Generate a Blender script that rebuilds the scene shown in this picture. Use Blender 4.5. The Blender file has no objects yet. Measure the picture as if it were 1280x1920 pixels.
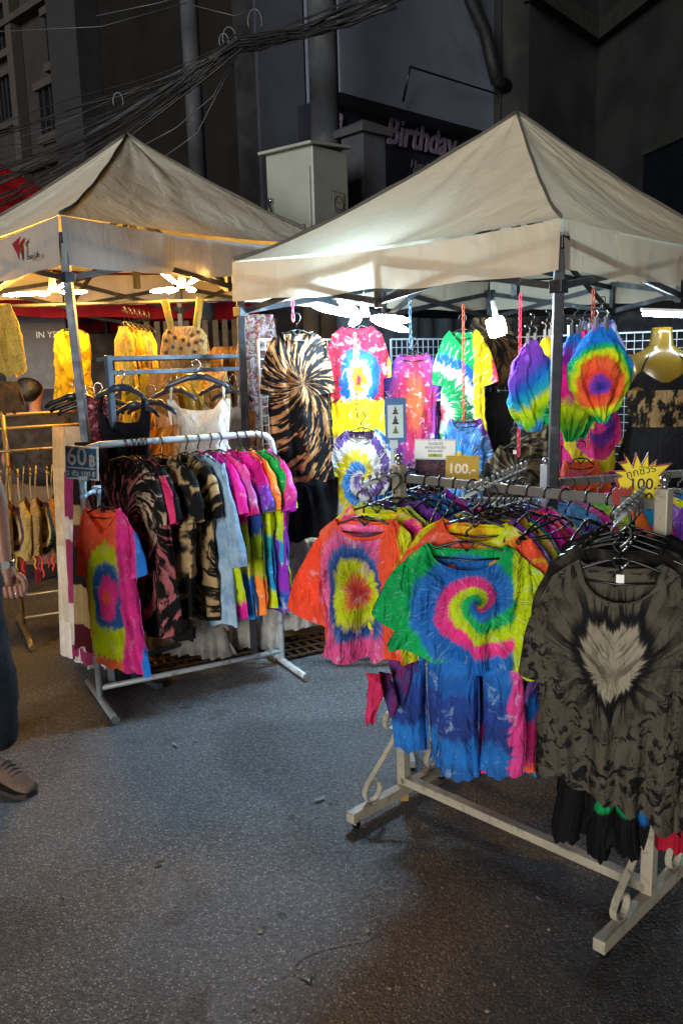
import bpy, math, random
import numpy as np
from mathutils import Vector, Matrix
PI = math.pi
random.seed(7)
SC = bpy.context.scene
COL = SC.collection
# ------------------------------------------------------------------ camera, sky, sun, exposure
F = 1580.0; PITCH = math.radians(10.2); ROLL = math.radians(-1.6); CH = 1.6
cam_d = bpy.data.cameras.new('camera'); cam = bpy.data.objects.new('camera', cam_d); COL.objects.link(cam)
CR = Matrix.Rotation(PI/2 - PITCH, 3, 'X') @ Matrix.Rotation(ROLL, 3, 'Z')
cam.matrix_world = Matrix.Translation((0, 0, CH)) @ CR.to_4x4()
cam_d.sensor_fit = 'VERTICAL'; cam_d.sensor_height = 36.0; cam_d.lens = F/1920*36.0
cam_d.clip_start = 0.05; cam_d.clip_end = 400
SC.camera = cam
world = bpy.data.worlds.new('World'); SC.world = world; world.use_nodes = True
wn = world.node_tree; bg = wn.nodes['Background']
sky = wn.nodes.new('ShaderNodeTexSky'); sky.sky_type = 'NISHITA'; sky.sun_disc = False
SUN_EL, SUN_AZ = math.radians(6.5), math.radians(204)
sky.sun_elevation = SUN_EL; sky.sun_rotation = SUN_AZ
wn.links.new(sky.outputs[0], bg.inputs[0]); bg.inputs[1].default_value = 0.0003
sun_d = bpy.data.lights.new('sun', 'SUN'); sun = bpy.data.objects.new('sun', sun_d); COL.objects.link(sun)
sun_d.energy = 0.66; sun_d.angle = math.radians(25); sun_d.color = (1.0, 0.97, 0.92)
sd_ = Vector((math.sin(SUN_AZ)*math.cos(SUN_EL), math.cos(SUN_AZ)*math.cos(SUN_EL), math.sin(SUN_EL)))
sun.rotation_euler = sd_.to_track_quat('Z', 'Y').to_euler()
SC.view_settings.view_transform = 'Standard'; SC.view_settings.look = 'None'
SC.view_settings.exposure = 2.4; SC.view_settings.gamma = 1.0
SC.render.engine = 'CYCLES'
SC.cycles.use_denoising = True
SC.cycles.max_bounces = 6; SC.cycles.transparent_max_bounces = 6
SC.cycles.sample_clamp_indirect = 4.0

# ------------------------------------------------------------------ placing helpers
def ray(px, py): return CR @ Vector(((px-640)/F, -(py-960)/F, -1))
def at(px, py, Y):
    d = ray(px, py); return Vector((0, 0, CH)) + d*(Y/d.y)
def onz(px, py, z=0.0):
    d = ray(px, py); return Vector((0, 0, CH)) + d*((z-CH)/d.z)
def V(*a): return Vector(a)
def lerp(a, b, t): return a + (b-a)*t

# ------------------------------------------------------------------ object helpers
def tag(o, label=None, cat=None, group=None, kind=None):
    if label: o['label'] = label
    if cat: o['category'] = cat
    if group: o['group'] = group
    if kind: o['kind'] = kind
    return o
def thing(name, label, cat, loc=(0, 0, 0), rz=0, group=None):
    o = bpy.data.objects.new(name, None); COL.objects.link(o)
    o.empty_display_size = .05
    o.location = loc; o.rotation_euler = (0, 0, rz)
    return tag(o, label, cat, group)
def copy_tree(o, parent=None):
    c = o.copy(); COL.objects.link(c)
    if parent: c.parent = parent
    for ch in list(o.children): copy_tree(ch, c)
    return c
def wmat(o):
    m = Matrix.LocRotScale(o.location, o.rotation_euler, o.scale)
    return wmat(o.parent) @ m if o.parent else m
class MB:
    def __init__(s): s.v = []; s.f = []; s.sm = []
    def add(s, vs, fs, smooth=False):
        n = len(s.v); s.v += [tuple(p) for p in vs]; s.f += [tuple(i+n for i in f) for f in fs]; s.sm += [smooth]*len(fs); return s
    def box(s, c, d, M=None):
        c = Vector(c); hx, hy, hz = d[0]/2, d[1]/2, d[2]/2
        P = [Vector((x, y, z)) for x in (-hx, hx) for y in (-hy, hy) for z in (-hz, hz)]
        if M is not None: P = [M @ p for p in P]
        return s.add([p + c for p in P], [(0, 1, 3, 2), (4, 6, 7, 5), (0, 4, 5, 1), (2, 3, 7, 6), (0, 2, 6, 4), (1, 5, 7, 3)])
    def bar(s, a, b, w, h=None, up=(0, 0, 1)):
        a = Vector(a); b = Vector(b); h = h or w; d = (b-a).normalized(); up = Vector(up)
        if abs(d.dot(up)) > .98: up = Vector((.7, .7, 0))
        x = d.cross(up).normalized(); y = x.cross(d)
        P = [p + x*sx*w/2 + y*sy*h/2 for p in (a, b) for sx, sy in ((-1, -1), (1, -1), (1, 1), (-1, 1))]
        return s.add(P, [(3, 2, 1, 0), (4, 5, 6, 7)] + [(i, (i+1) % 4, 4+(i+1) % 4, 4+i) for i in range(4)])
    def tube(s, pts, r, n=8, sx=1.0, closed=False, cap=True):
        pts = [Vector(p) for p in pts]; m = len(pts); rs = r if isinstance(r, (list, tuple)) else [r]*m
        ups = None; V_ = []
        for i, p in enumerate(pts):
            if closed: d = pts[(i+1) % m] - pts[i-1]
            else: d = pts[min(i+1, m-1)] - pts[max(i-1, 0)]
            if d.length < 1e-9: d = Vector((0, 0, 1))
            d.normalize()
            if ups is None:
                ups = Vector((0, 0, 1)) if abs(d.z) < .9 else Vector((1, 0, 0))
            x = ups - d*ups.dot(d)
            if x.length < 1e-6: x = d.orthogonal()
            x.normalize(); ups = x; y = d.cross(x)
            for k in range(n):
                a = 2*PI*k/n; V_.append(p + x*math.cos(a)*rs[i] + y*math.sin(a)*rs[i]*sx)
        fs = []
        for i in range(m if closed else m-1):
            j = (i+1) % m
            for k in range(n): fs.append((i*n+k, i*n+(k+1) % n, j*n+(k+1) % n, j*n+k))
        s.add(V_, fs, True)
        if cap and not closed:
            b = len(s.v) - m*n
            s.f += [tuple(b+k for k in reversed(range(n))), tuple(b+(m-1)*n+k for k in range(n))]; s.sm += [False]*2
        return s
    def lathe(s, prof, c=(0, 0, 0), n=16, sy=1.0):
        c = Vector(c); V_ = [c + Vector((r*math.cos(2*PI*k/n), r*sy*math.sin(2*PI*k/n), z)) for r, z in prof for k in range(n)]
        m = len(prof)
        return s.add(V_, [(i*n+k, i*n+(k+1) % n, (i+1)*n+(k+1) % n, (i+1)*n+k) for i in range(m-1) for k in range(n)], True)
    def ball(s, c, r, n=10, sc=(1, 1, 1)):
        c = Vector(c); V_ = []; m = n//2+1
        for i in range(m+1):
            a = PI*i/m
            for k in range(n):
                b = 2*PI*k/n; V_.append(c + Vector((r*sc[0]*math.sin(a)*math.cos(b), r*sc[1]*math.sin(a)*math.sin(b), r*sc[2]*math.cos(a))))
        return s.add(V_, [(i*n+k, (i+1)*n+k, (i+1)*n+(k+1) % n, i*n+(k+1) % n) for i in range(m) for k in range(n)], True)
    def grid(s, P, nu, nv, smooth=True):
        return s.add(P, [(j*nu+i, j*nu+i+1, (j+1)*nu+i+1, (j+1)*nu+i) for j in range(nv-1) for i in range(nu-1)], smooth)
    def poly(s, pts, th, M):  # prism from 2d outline (x,z), thickness along y; M maps to world
        n = len(pts); a = [M @ Vector((x, -th/2, z)) for x, z in pts] + [M @ Vector((x, th/2, z)) for x, z in pts]
        return s.add(a, [tuple(range(n)), tuple(reversed(range(n, 2*n)))] + [(i, i+n, (i+1) % n + n, (i+1) % n) for i in range(n)])
    def build(s, name, mat, parent=None, world=True, bevel=0, label=None):
        me = bpy.data.meshes.new(name); vs = s.v
        if parent is not None and world:
            inv = wmat(parent).inverted(); vs = [inv @ Vector(p) for p in vs]
        me.from_pydata([tuple(p) for p in vs], [], s.f); me.polygons.foreach_set('use_smooth', s.sm); me.update()
        o = bpy.data.objects.new(name, me); COL.objects.link(o)
        if mat: me.materials.append(mat)
        if parent is not None: o.parent = parent
        if bevel:
            b = o.modifiers.new('bevel', 'BEVEL'); b.width = bevel; b.segments = 2; b.limit_method = 'ANGLE'
        if label: o['label'] = label
        return o
def text(name, body, size, M, mat, parent, ext=.001, align='CENTER', shear=0, bold=0, sx=1.0):
    cu = bpy.data.curves.new(name, 'FONT'); cu.body = body; cu.size = size; cu.extrude = ext; cu.align_x = align; cu.align_y = 'CENTER'
    cu.shear = shear; cu.offset = bold; cu.resolution_u = 4
    t = bpy.data.objects.new(name, cu); COL.objects.link(t); bpy.context.view_layer.update()
    dg = bpy.context.evaluated_depsgraph_get(); me = bpy.data.meshes.new_from_object(t.evaluated_get(dg)); me.name = name
    bpy.data.objects.remove(t)
    T = wmat(parent).inverted() @ M @ Matrix.Rotation(PI/2, 4, 'X') @ Matrix.Diagonal((sx, 1, 1, 1))
    me.transform(T); me.materials.clear(); me.materials.append(mat)
    o = bpy.data.objects.new(name, me); COL.objects.link(o); o.parent = parent
    return o
def frame(P, yaw=0, tilt=0, roll=0):
    return Matrix.Translation(P) @ Matrix.Rotation(yaw, 4, 'Z') @ Matrix.Rotation(tilt, 4, 'X') @ Matrix.Rotation(roll, 4, 'Y')

# ------------------------------------------------------------------ materials
class NT:
    def __init__(s, name):
        s.m = bpy.data.materials.new(name); s.m.use_nodes = True; s.t = s.m.node_tree; s.t.nodes.clear()
        s.out = s.t.nodes.new('ShaderNodeOutputMaterial')
    def n(s, typ, ins=None, **kw):
        d = s.t.nodes.new('ShaderNode'+typ)
        for k, v in kw.items(): setattr(d, k, v)
        for k, v in (ins or {}).items(): s.put(d.inputs[k], v)
        return d
    def put(s, sock, v):
        if isinstance(v, bpy.types.NodeSocket): s.t.links.new(v, sock)
        elif isinstance(v, bpy.types.Node): s.t.links.new(v.outputs[0], sock)
        else:
            if sock.type == 'RGBA' and len(v) == 3: v = (*v, 1)
            sock.default_value = v
    def math(s, op, a, b=0.0, c=0.0):
        d = s.n('Math', operation=op); s.put(d.inputs[0], a); s.put(d.inputs[1], b); s.put(d.inputs[2], c); return d.outputs[0]
    def mix(s, fac, a, b, mode='MIX'):
        d = s.n('Mix', data_type='RGBA', blend_type=mode); s.put(d.inputs[0], fac); s.put(d.inputs[6], a); s.put(d.inputs[7], b); return d.outputs[2]
    def noise(s, vec, scale=5, detail=3, rough=.5, dist=0, off=None):
        d = s.n('TexNoise', {'Scale': scale, 'Detail': detail, 'Roughness': rough, 'Distortion': dist})
        if vec is not None: s.put(d.inputs['Vector'], vec)
        return d.outputs[0]
    def rng(s, v, a, b, c=0.0, d=1.0):
        r = s.n('MapRange', {1: a, 2: b, 3: c, 4: d}); r.interpolation_type = 'SMOOTHSTEP'; s.put(r.inputs[0], v); return r.outputs[0]
    def ramp(s, fac, stops):
        d = s.n('ValToRGB'); e = d.color_ramp.elements
        while len(e) > 1: e.remove(e[-1])
        e[0].position = stops[0][0]; e[0].color = (*stops[0][1], 1)
        for p, c in stops[1:]:
            q = e.new(min(1, p)); q.color = (*c, 1)
        s.put(d.inputs[0], fac); return d.outputs[0]
    def surf(s, sh): s.t.links.new(sh.outputs[0] if isinstance(sh, bpy.types.Node) else sh, s.out.inputs[0]); return s.m
def hx(h):
    h = h.lstrip('#'); c = [int(h[i:i+2], 16)/255 for i in (0, 2, 4)]
    return tuple(x/12.92 if x <= .04045 else ((x+.055)/1.055)**2.4 for x in c)
MATS = {}
def mat(name, col, rough=.6, metal=0, var=.15, vs=8, bump=.0, bs=40, trans=0, spec=.5, dirt=None, dscale=3, sheen=0, warp=None):
    if name in MATS: return MATS[name]
    N = NT(name); tc = N.n('TexCoord').outputs['Object']
    if isinstance(col, str): col = hx(col)
    nz = N.noise(tc, vs, 4, .6)
    c = N.mix(N.rng(nz, .3, .7, 1-var, 1.0), (0, 0, 0), col)
    if dirt:
        c = N.mix(N.rng(N.noise(tc, dscale, 6, .7, .6), .52, .72, 0, dirt[1]), c, dirt[0])
    p = N.n('BsdfPrincipled', {'Base Color': c, 'Roughness': rough, 'Metallic': metal, 'Specular IOR Level': spec})
    if sheen: p.inputs['Sheen Weight'].default_value = sheen
    if rough > .25: N.put(p.inputs['Roughness'], N.rng(N.noise(tc, vs*2.3, 3), .3, .7, rough*.8, min(1, rough*1.15)))
    if bump:
        b = N.n('Bump', {'Strength': bump, 'Distance': .01, 'Height': N.noise(tc, bs, 5, .6, .4)}); N.put(p.inputs['Normal'], b)
    sh = p
    if trans:
        t = N.n('BsdfTranslucent', {'Color': c}); sh = N.n('MixShader', {0: trans}); N.t.links.new(p.outputs[0], sh.inputs[1]); N.t.links.new(t.outputs[0], sh.inputs[2])
    MATS[name] = N.surf(sh); return MATS[name]
def emit(name, col, st):
    N = NT(name); return N.surf(N.n('Emission', {'Color': col, 'Strength': st}))
def dye(name, cols, kind='spiral', c=(0, -.3), sc=(1, 1), arms=1, turns=4.0, jag=.12, Fq=7, soft=.3, bleach=None, bfac=.5, L=.7, tw=0, crink=.5, seed=0, trans=.22, scale=6, pos=None, brad=False, warp=.09, side=None, low=None, jbw=1.0, high=None, left=None, lg=0):
    cols = [hx(k) if isinstance(k, str) else k for k in cols]
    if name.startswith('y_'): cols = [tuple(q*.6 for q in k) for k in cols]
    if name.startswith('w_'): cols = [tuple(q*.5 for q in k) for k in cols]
    N = NT(name); tc = N.n('TexCoord').outputs['Object']; sp = N.n('SeparateXYZ', {0: tc})
    X, Y, Z = sp.outputs[0], sp.outputs[1], sp.outputs[2]
    if kind in ('spiral', 'rings'):
        wn_ = N.n('TexNoise', {'Vector': N.n('VectorMath', {0: tc, 1: (seed*1.1, 0, seed*.3)}, operation='ADD').outputs[0], 'Scale': 5.0, 'Detail': 3.0}); sw_ = N.n('SeparateColor', {0: wn_.outputs[1]})
        X = N.math('ADD', X, N.math('MULTIPLY', N.math('SUBTRACT', sw_.outputs[0], .5), warp)); Z = N.math('ADD', Z, N.math('MULTIPLY', N.math('SUBTRACT', sw_.outputs[1], .5), warp))
    x = N.math('MULTIPLY', N.math('SUBTRACT', X, c[0]), sc[0]); z = N.math('MULTIPLY', N.math('SUBTRACT', Z, c[1]), sc[1])
    if kind == 'heart': x = N.math('ABSOLUTE', x)
    r = N.math('SQRT', N.math('ADD', N.math('MULTIPLY', x, x), N.math('ADD', N.math('MULTIPLY', z, z), 1e-5)))
    th = N.math('ARCTAN2', z, x)
    if tw: ph = N.math('ADD', th, N.math('MULTIPLY', r, tw))
    else: ph = th
    cv = N.n('CombineXYZ', {0: N.math('MULTIPLY', N.math('COSINE', ph), Fq), 1: N.math('MULTIPLY', N.math('SINE', ph), Fq), 2: N.math('ADD', N.math('MULTIPLY', r, 9), seed*3.7)}).outputs[0]
    streak = N.noise(cv, 1.0, 4, .6)
    vo = N.n('VectorMath', {0: tc, 1: (seed*1.3, 0, seed*.7)}, operation='ADD').outputs[0]
    blob = N.noise(vo, scale, 4, .6, .8)
    js = N.math('MULTIPLY', N.math('SUBTRACT', streak, .5), jag*2)
    jb = N.math('MULTIPLY', N.math('SUBTRACT', blob, .5), .16*jbw)
    wrap = False
    if kind == 'spiral':
        rt = N.math('MULTIPLY', r, turns)
        if lg: rt = N.math('ADD', rt, N.math('MULTIPLY', N.math('LOGARITHM', N.math('ADD', r, .012), 2.718), lg))
        t = N.math('FRACT', N.math('ADD', N.math('ADD', N.math('MULTIPLY', th, arms/(2*PI)), rt), N.math('ADD', N.math('ADD', js, jb), 4.0 + (pos or 0)))); wrap = True
    elif kind == 'rings':
        t = N.math('ADD', N.math('MULTIPLY', r, turns), N.math('ADD', js, jb))
    elif kind == 'bands':
        st = N.noise(N.n('VectorMath', {0: tc, 1: (30, 10, 6)}, operation='MULTIPLY').outputs[0], 1.0, 3, .6)
        t = N.math('ADD', N.math('MULTIPLY', N.math('ADD', N.math('MULTIPLY', Z, -1), N.math('MULTIPLY', X, tw)), 1/L), N.math('ADD', N.math('MULTIPLY', N.math('SUBTRACT', st, .5), jag), jb))
    elif kind == 'burst':
        n1 = N.noise(cv, 1.0, 3, .65, .3); n2 = N.noise(vo, scale*3, 4, .6, .5)
        t = N.math('ADD', N.rng(n1, .38, .62), N.math('MULTIPLY', N.math('SUBTRACT', n2, .5), .9))
    elif kind == 'blotch':
        t = N.rng(N.noise(vo, scale, 5, .62, 1.4), .28, .72)
    elif kind == 'heart':
        ax = N.math('MULTIPLY', x, 1.0)
        zz = N.math('SUBTRACT', z, N.math('MULTIPLY', N.math('SQRT', ax), .21))
        h = N.math('SQRT', N.math('ADD', N.math('MULTIPLY', ax, ax), N.math('MULTIPLY', N.math('MULTIPLY', zz, zz), .85)))
        # radial pleats about each lobe
        x2 = N.math('SUBTRACT', x, .03); z2 = N.math('SUBTRACT', z, -.01)
        t2 = N.math('ARCTAN2', z2, x2)
        pl = N.noise(N.n('CombineXYZ', {0: N.math('MULTIPLY', N.math('COSINE', t2), 8.5), 1: N.math('MULTIPLY', N.math('SINE', t2), 8.5), 2: N.math('MULTIPLY', h, 4)}).outputs[0], 1, 4, .6, .2)
        cvr = N.noise(N.n('CombineXYZ', {0: N.math('MULTIPLY', N.math('SUBTRACT', z, N.math('MULTIPLY', x, 1.1)), 75), 1: N.math('MULTIPLY', x, 12), 2: 3.0}).outputs[0], 1, 3, .6, .3)
        hj = N.math('ADD', h, N.math('MULTIPLY', N.math('SUBTRACT', pl, .5), .06))
        ring = N.math('MULTIPLY', N.rng(hj, .072, .088), N.rng(hj, .125, .10))
        far = N.math('MULTIPLY', N.math('MULTIPLY', N.rng(h, .21, .11), N.rng(h, .09, .105)), N.rng(pl, .50, .42, 0, 1))
        inside = N.math('MULTIPLY', N.rng(hj, .09, .075), N.math('MAXIMUM', N.rng(cvr, .40, .52, .25, 1), N.rng(x, .03, .0)))
        mv = N.n('CombineXYZ', {0: x, 1: 0.0, 2: N.math('ADD', z, seed)}).outputs[0]
        crum = N.rng(N.noise(mv, 26, 5, .65, 1.3), .50, .58)
        crum = N.math('MULTIPLY', crum, N.rng(h, .11, .2))
        blk = N.math('MAXIMUM', N.math('MAXIMUM', ring, far), crum)
        t = N.math('ADD', N.math('MULTIPLY', blk, -.5), N.math('ADD', .5, N.math('MULTIPLY', inside, .5)))
    n = len(cols); st = []
    if kind in ('burst', 'heart', 'blotch'):
        for i, k in enumerate(cols): st.append((i/(n-1), k))
    else:
        g = soft/n/2
        for i, k in enumerate(cols):
            if i == 0 and wrap: st.append((0, tuple((a+b)/2 for a, b in zip(cols[-1], cols[0]))))
            st.append((i/n+g if (i or wrap) else 0.0, k)); st.append(((i+1)/n-g, k))
        if wrap: st.append((1, st[0][1]))
    col = N.ramp(t, st)
    eb = N.math('ADD', N.math('MULTIPLY', js, .25), N.math('MULTIPLY', jb, .5))
    for z0, cc in (high or ()): col = N.mix(N.rng(N.math('ADD', sp.outputs[2], eb), z0-.012, z0+.012), col, hx(cc))
    for x0, cc in (left or ()): col = N.mix(N.rng(N.math('ADD', sp.outputs[0], eb), x0+.012, x0-.012), col, hx(cc))
    for z0, cc in (low or ()):
        col = N.mix(N.rng(N.math('ADD', sp.outputs[2], N.math('ADD', N.math('MULTIPLY', js, .45), N.math('MULTIPLY', jb, .6))), z0+.01, z0-.01), col, hx(cc))
    for x0, cc in (side or ()):
        col = N.mix(N.rng(N.math('ADD', sp.outputs[0], N.math('ADD', N.math('MULTIPLY', js, .12), N.math('MULTIPLY', jb, .3))), x0-.006, x0+.008), col, hx(cc))
    if bleach:
        bm = N.rng(N.noise(cv if brad or kind == 'spiral' else vo, 2.2 if (brad or kind == 'spiral') else scale*3.2, 5, .65, .6), .56, .66)
        col = N.mix(N.math('MULTIPLY', bm, bfac), col, hx(bleach) if isinstance(bleach, str) else bleach)
    fade = N.rng(N.noise(vo, 14, 4, .6), .3, .75, .85, 1.12)
    col = N.mix(1.0, col, N.n('CombineColor', {0: fade, 1: fade, 2: fade}).outputs[0], 'MULTIPLY')
    wr = N.noise(N.n('VectorMath', {0: vo, 1: (1.7, 1.0, .6)}, operation='MULTIPLY').outputs[0], 11, 4, .55, 1.2)
    hgt = N.math('ADD', N.math('MULTIPLY', streak, N.rng(N.noise(vo, 4, 2), .4, .6, .2, 1.3)), N.math('MULTIPLY', wr, 1.6))
    b = N.n('Bump', {'Strength': crink, 'Distance': .02, 'Height': hgt})
    p = N.n('BsdfPrincipled', {'Base Color': col, 'Roughness': .85, 'Specular IOR Level': .25, 'Normal': b.outputs[0]})
    tr = N.n('BsdfTranslucent', {'Color': col, 'Normal': b.outputs[0]}); sh = N.n('MixShader', {0: trans, 1: p.outputs[0], 2: tr.outputs[0]})
    return N.surf(sh)
def asphalt():
    N = NT('asphalt'); tc = N.n('TexCoord').outputs['Object']
    v1 = N.n('TexVoronoi', {'Vector': tc, 'Scale': 120.0}, feature='F1'); v2 = N.n('TexVoronoi', {'Vector': tc, 'Scale': 210.0}, feature='F1')
    sx = N.n('SeparateColor', {0: v1.outputs[1]}).outputs[0]; sy = N.n('SeparateColor', {0: v2.outputs[1]}).outputs[0]
    big = N.noise(tc, .9, 5, .6, .5); mid = N.noise(tc, 7, 5, .65)
    base = N.mix(N.rng(big, .35, .65), hx('#4a4b4f'), hx('#626469'))
    base = N.mix(N.rng(mid, .45, .75, 0, .5), base, hx('#4c4b4b'))
    st = N.math('MULTIPLY', N.rng(sx, .78, .86), N.rng(v1.outputs[0], .5, .25))
    c = N.mix(N.math('MULTIPLY', st, .8), base, hx('#b4b2ac'))
    c = N.mix(N.math('MULTIPLY', N.rng(sy, .1, .0), .7), c, hx('#1c1b1a'))
    c = N.mix(N.math('MULTIPLY', N.rng(sy, .88, .95), .55), c, hx('#98948c'))
    stain = N.rng(N.noise(tc, 1.7, 6, .7, 1.2), .56, .7, 0, .75)
    c = N.mix(stain, c, hx('#3a3938'))
    ck = N.n('TexVoronoi', {'Vector': N.n('VectorMath', {0: tc, 1: N.n('VectorMath', {0: N.n('TexNoise', {'Vector': tc, 'Scale': 3.0, 'Detail': 5.0}).outputs[1], 1: (.5, .5, .5)}, operation='MULTIPLY').outputs[0]}, operation='ADD').outputs[0], 'Scale': .8}, feature='DISTANCE_TO_EDGE')
    crk = N.math('MULTIPLY', N.rng(ck.outputs[0], .010, .003), N.rng(N.noise(tc, .8, 3), .50, .58))
    patch = N.rng(N.noise(tc, .55, 2, .4), .50, .53)
    c = N.mix(N.math('MULTIPLY', patch, .42), c, hx('#2a2b2e'))
    spot = N.rng(N.noise(tc, 11, 2, .4), .70, .735)
    c = N.mix(N.math('MULTIPLY', spot, .6), c, hx('#1e1d1d'))
    h = N.math('ADD', N.math('MULTIPLY', N.math('SUBTRACT', 1, v1.outputs[0]), .6), N.math('ADD', N.math('MULTIPLY', v2.outputs[0], -.4), N.math('MULTIPLY', mid, .8)))
    b = N.n('Bump', {'Strength': .9, 'Distance': .006, 'Height': h})
    rg = N.rng(N.noise(tc, 60, 3), .35, .65, .42, .85)
    p = N.n('BsdfPrincipled', {'Base Color': c, 'Roughness': rg, 'Specular IOR Level': .6, 'Normal': b.outputs[0]})
    return N.surf(p)
def canvas(name, col, tr=.38):
    N = NT(name); tc = N.n('TexCoord').outputs['Object']
    nz = N.noise(tc, 2.2, 6, .65, .7); fine = N.noise(tc, 9, 5, .65, 1.5)
    c = N.mix(N.rng(nz, .5, .8, 0, .3), hx(col), tuple(k*.62 for k in hx(col)))
    c = N.mix(N.rng(fine, .56, .7, 0, .25), c, tuple(k*.7 for k in hx(col)))
    stn = N.noise(N.n('VectorMath', {0: tc, 1: (3.2, 3.2, .45)}, operation='MULTIPLY').outputs[0], 3.0, 5, .65, .6)
    c = N.mix(N.rng(stn, .55, .78, 0, .22), c, tuple(k*.5 for k in hx(col)))
    w = N.noise(N.n('VectorMath', {0: tc, 1: (1, 1, .35)}, operation='MULTIPLY').outputs[0], 6, 4, .5, .5)
    b = N.n('Bump', {'Strength': .5, 'Distance': .04, 'Height': w})
    p = N.n('BsdfPrincipled', {'Base Color': c, 'Roughness': .65, 'Specular IOR Level': .35, 'Normal': b.outputs[0]})
    t = N.n('BsdfTranslucent', {'Color': c, 'Normal': b.outputs[0]})
    return N.surf(N.n('MixShader', {0: tr, 1: p.outputs[0], 2: t.outputs[0]}))
M_ASPH = asphalt()
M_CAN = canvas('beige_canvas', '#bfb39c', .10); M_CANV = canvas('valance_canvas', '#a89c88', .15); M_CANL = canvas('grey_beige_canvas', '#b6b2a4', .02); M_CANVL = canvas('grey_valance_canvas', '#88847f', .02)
M_RED = canvas('red_canvas', '#a3121a', .4)
M_SEAM = mat('seam_tape', '#4e4a42', .8)
M_POLE = mat('dark_steel', '#1a1e26', .6, .1, dirt=(hx('#565a5c'), .5), dscale=14)
M_BRACE = mat('brace_steel', '#2c2d30', .5, .5, dirt=(hx('#6f6a62'), .5), dscale=12)
M_GPOLE = mat('grey_blue_steel', '#3f4b59', .55, .1, dirt=(hx('#2f3133'), .7), dscale=18)
M_WHITE = mat('white_paint', '#b9c2c6', .35, .1, dirt=(hx('#54483e'), .85), dscale=22)
M_CREAM = mat('cream_paint', '#a59d8a', .45, .05, var=.2, dirt=(hx('#4c3f30'), .8), dscale=24)
M_RAIL = mat('grey_rail', '#6f6c68', .45, .3, dirt=(hx('#58554f'), .5), dscale=20)
M_BRASS = mat('gilt_steel', '#8a744c', .45, .6)
M_BLK = mat('black_plastic', '#0b0b0d', .35, var=.05)
M_CLR = mat('clear_grey_plastic', '#6c7276', .25, var=.05)
M_VEL = mat('slate_plastic', '#2f3b4b', .35, var=.1)
M_CHR = mat('chrome', '#b8bcc0', .2, .9)

# ------------------------------------------------------------------ setting
g = MB(); n = 60
xs = np.linspace(-60, 60, n); P = [(x, y, 0) for y in np.linspace(-20, 80, n) for x in xs]
g.grid(P, n, n); tag(g.build('ground', M_ASPH), kind='structure')

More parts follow.
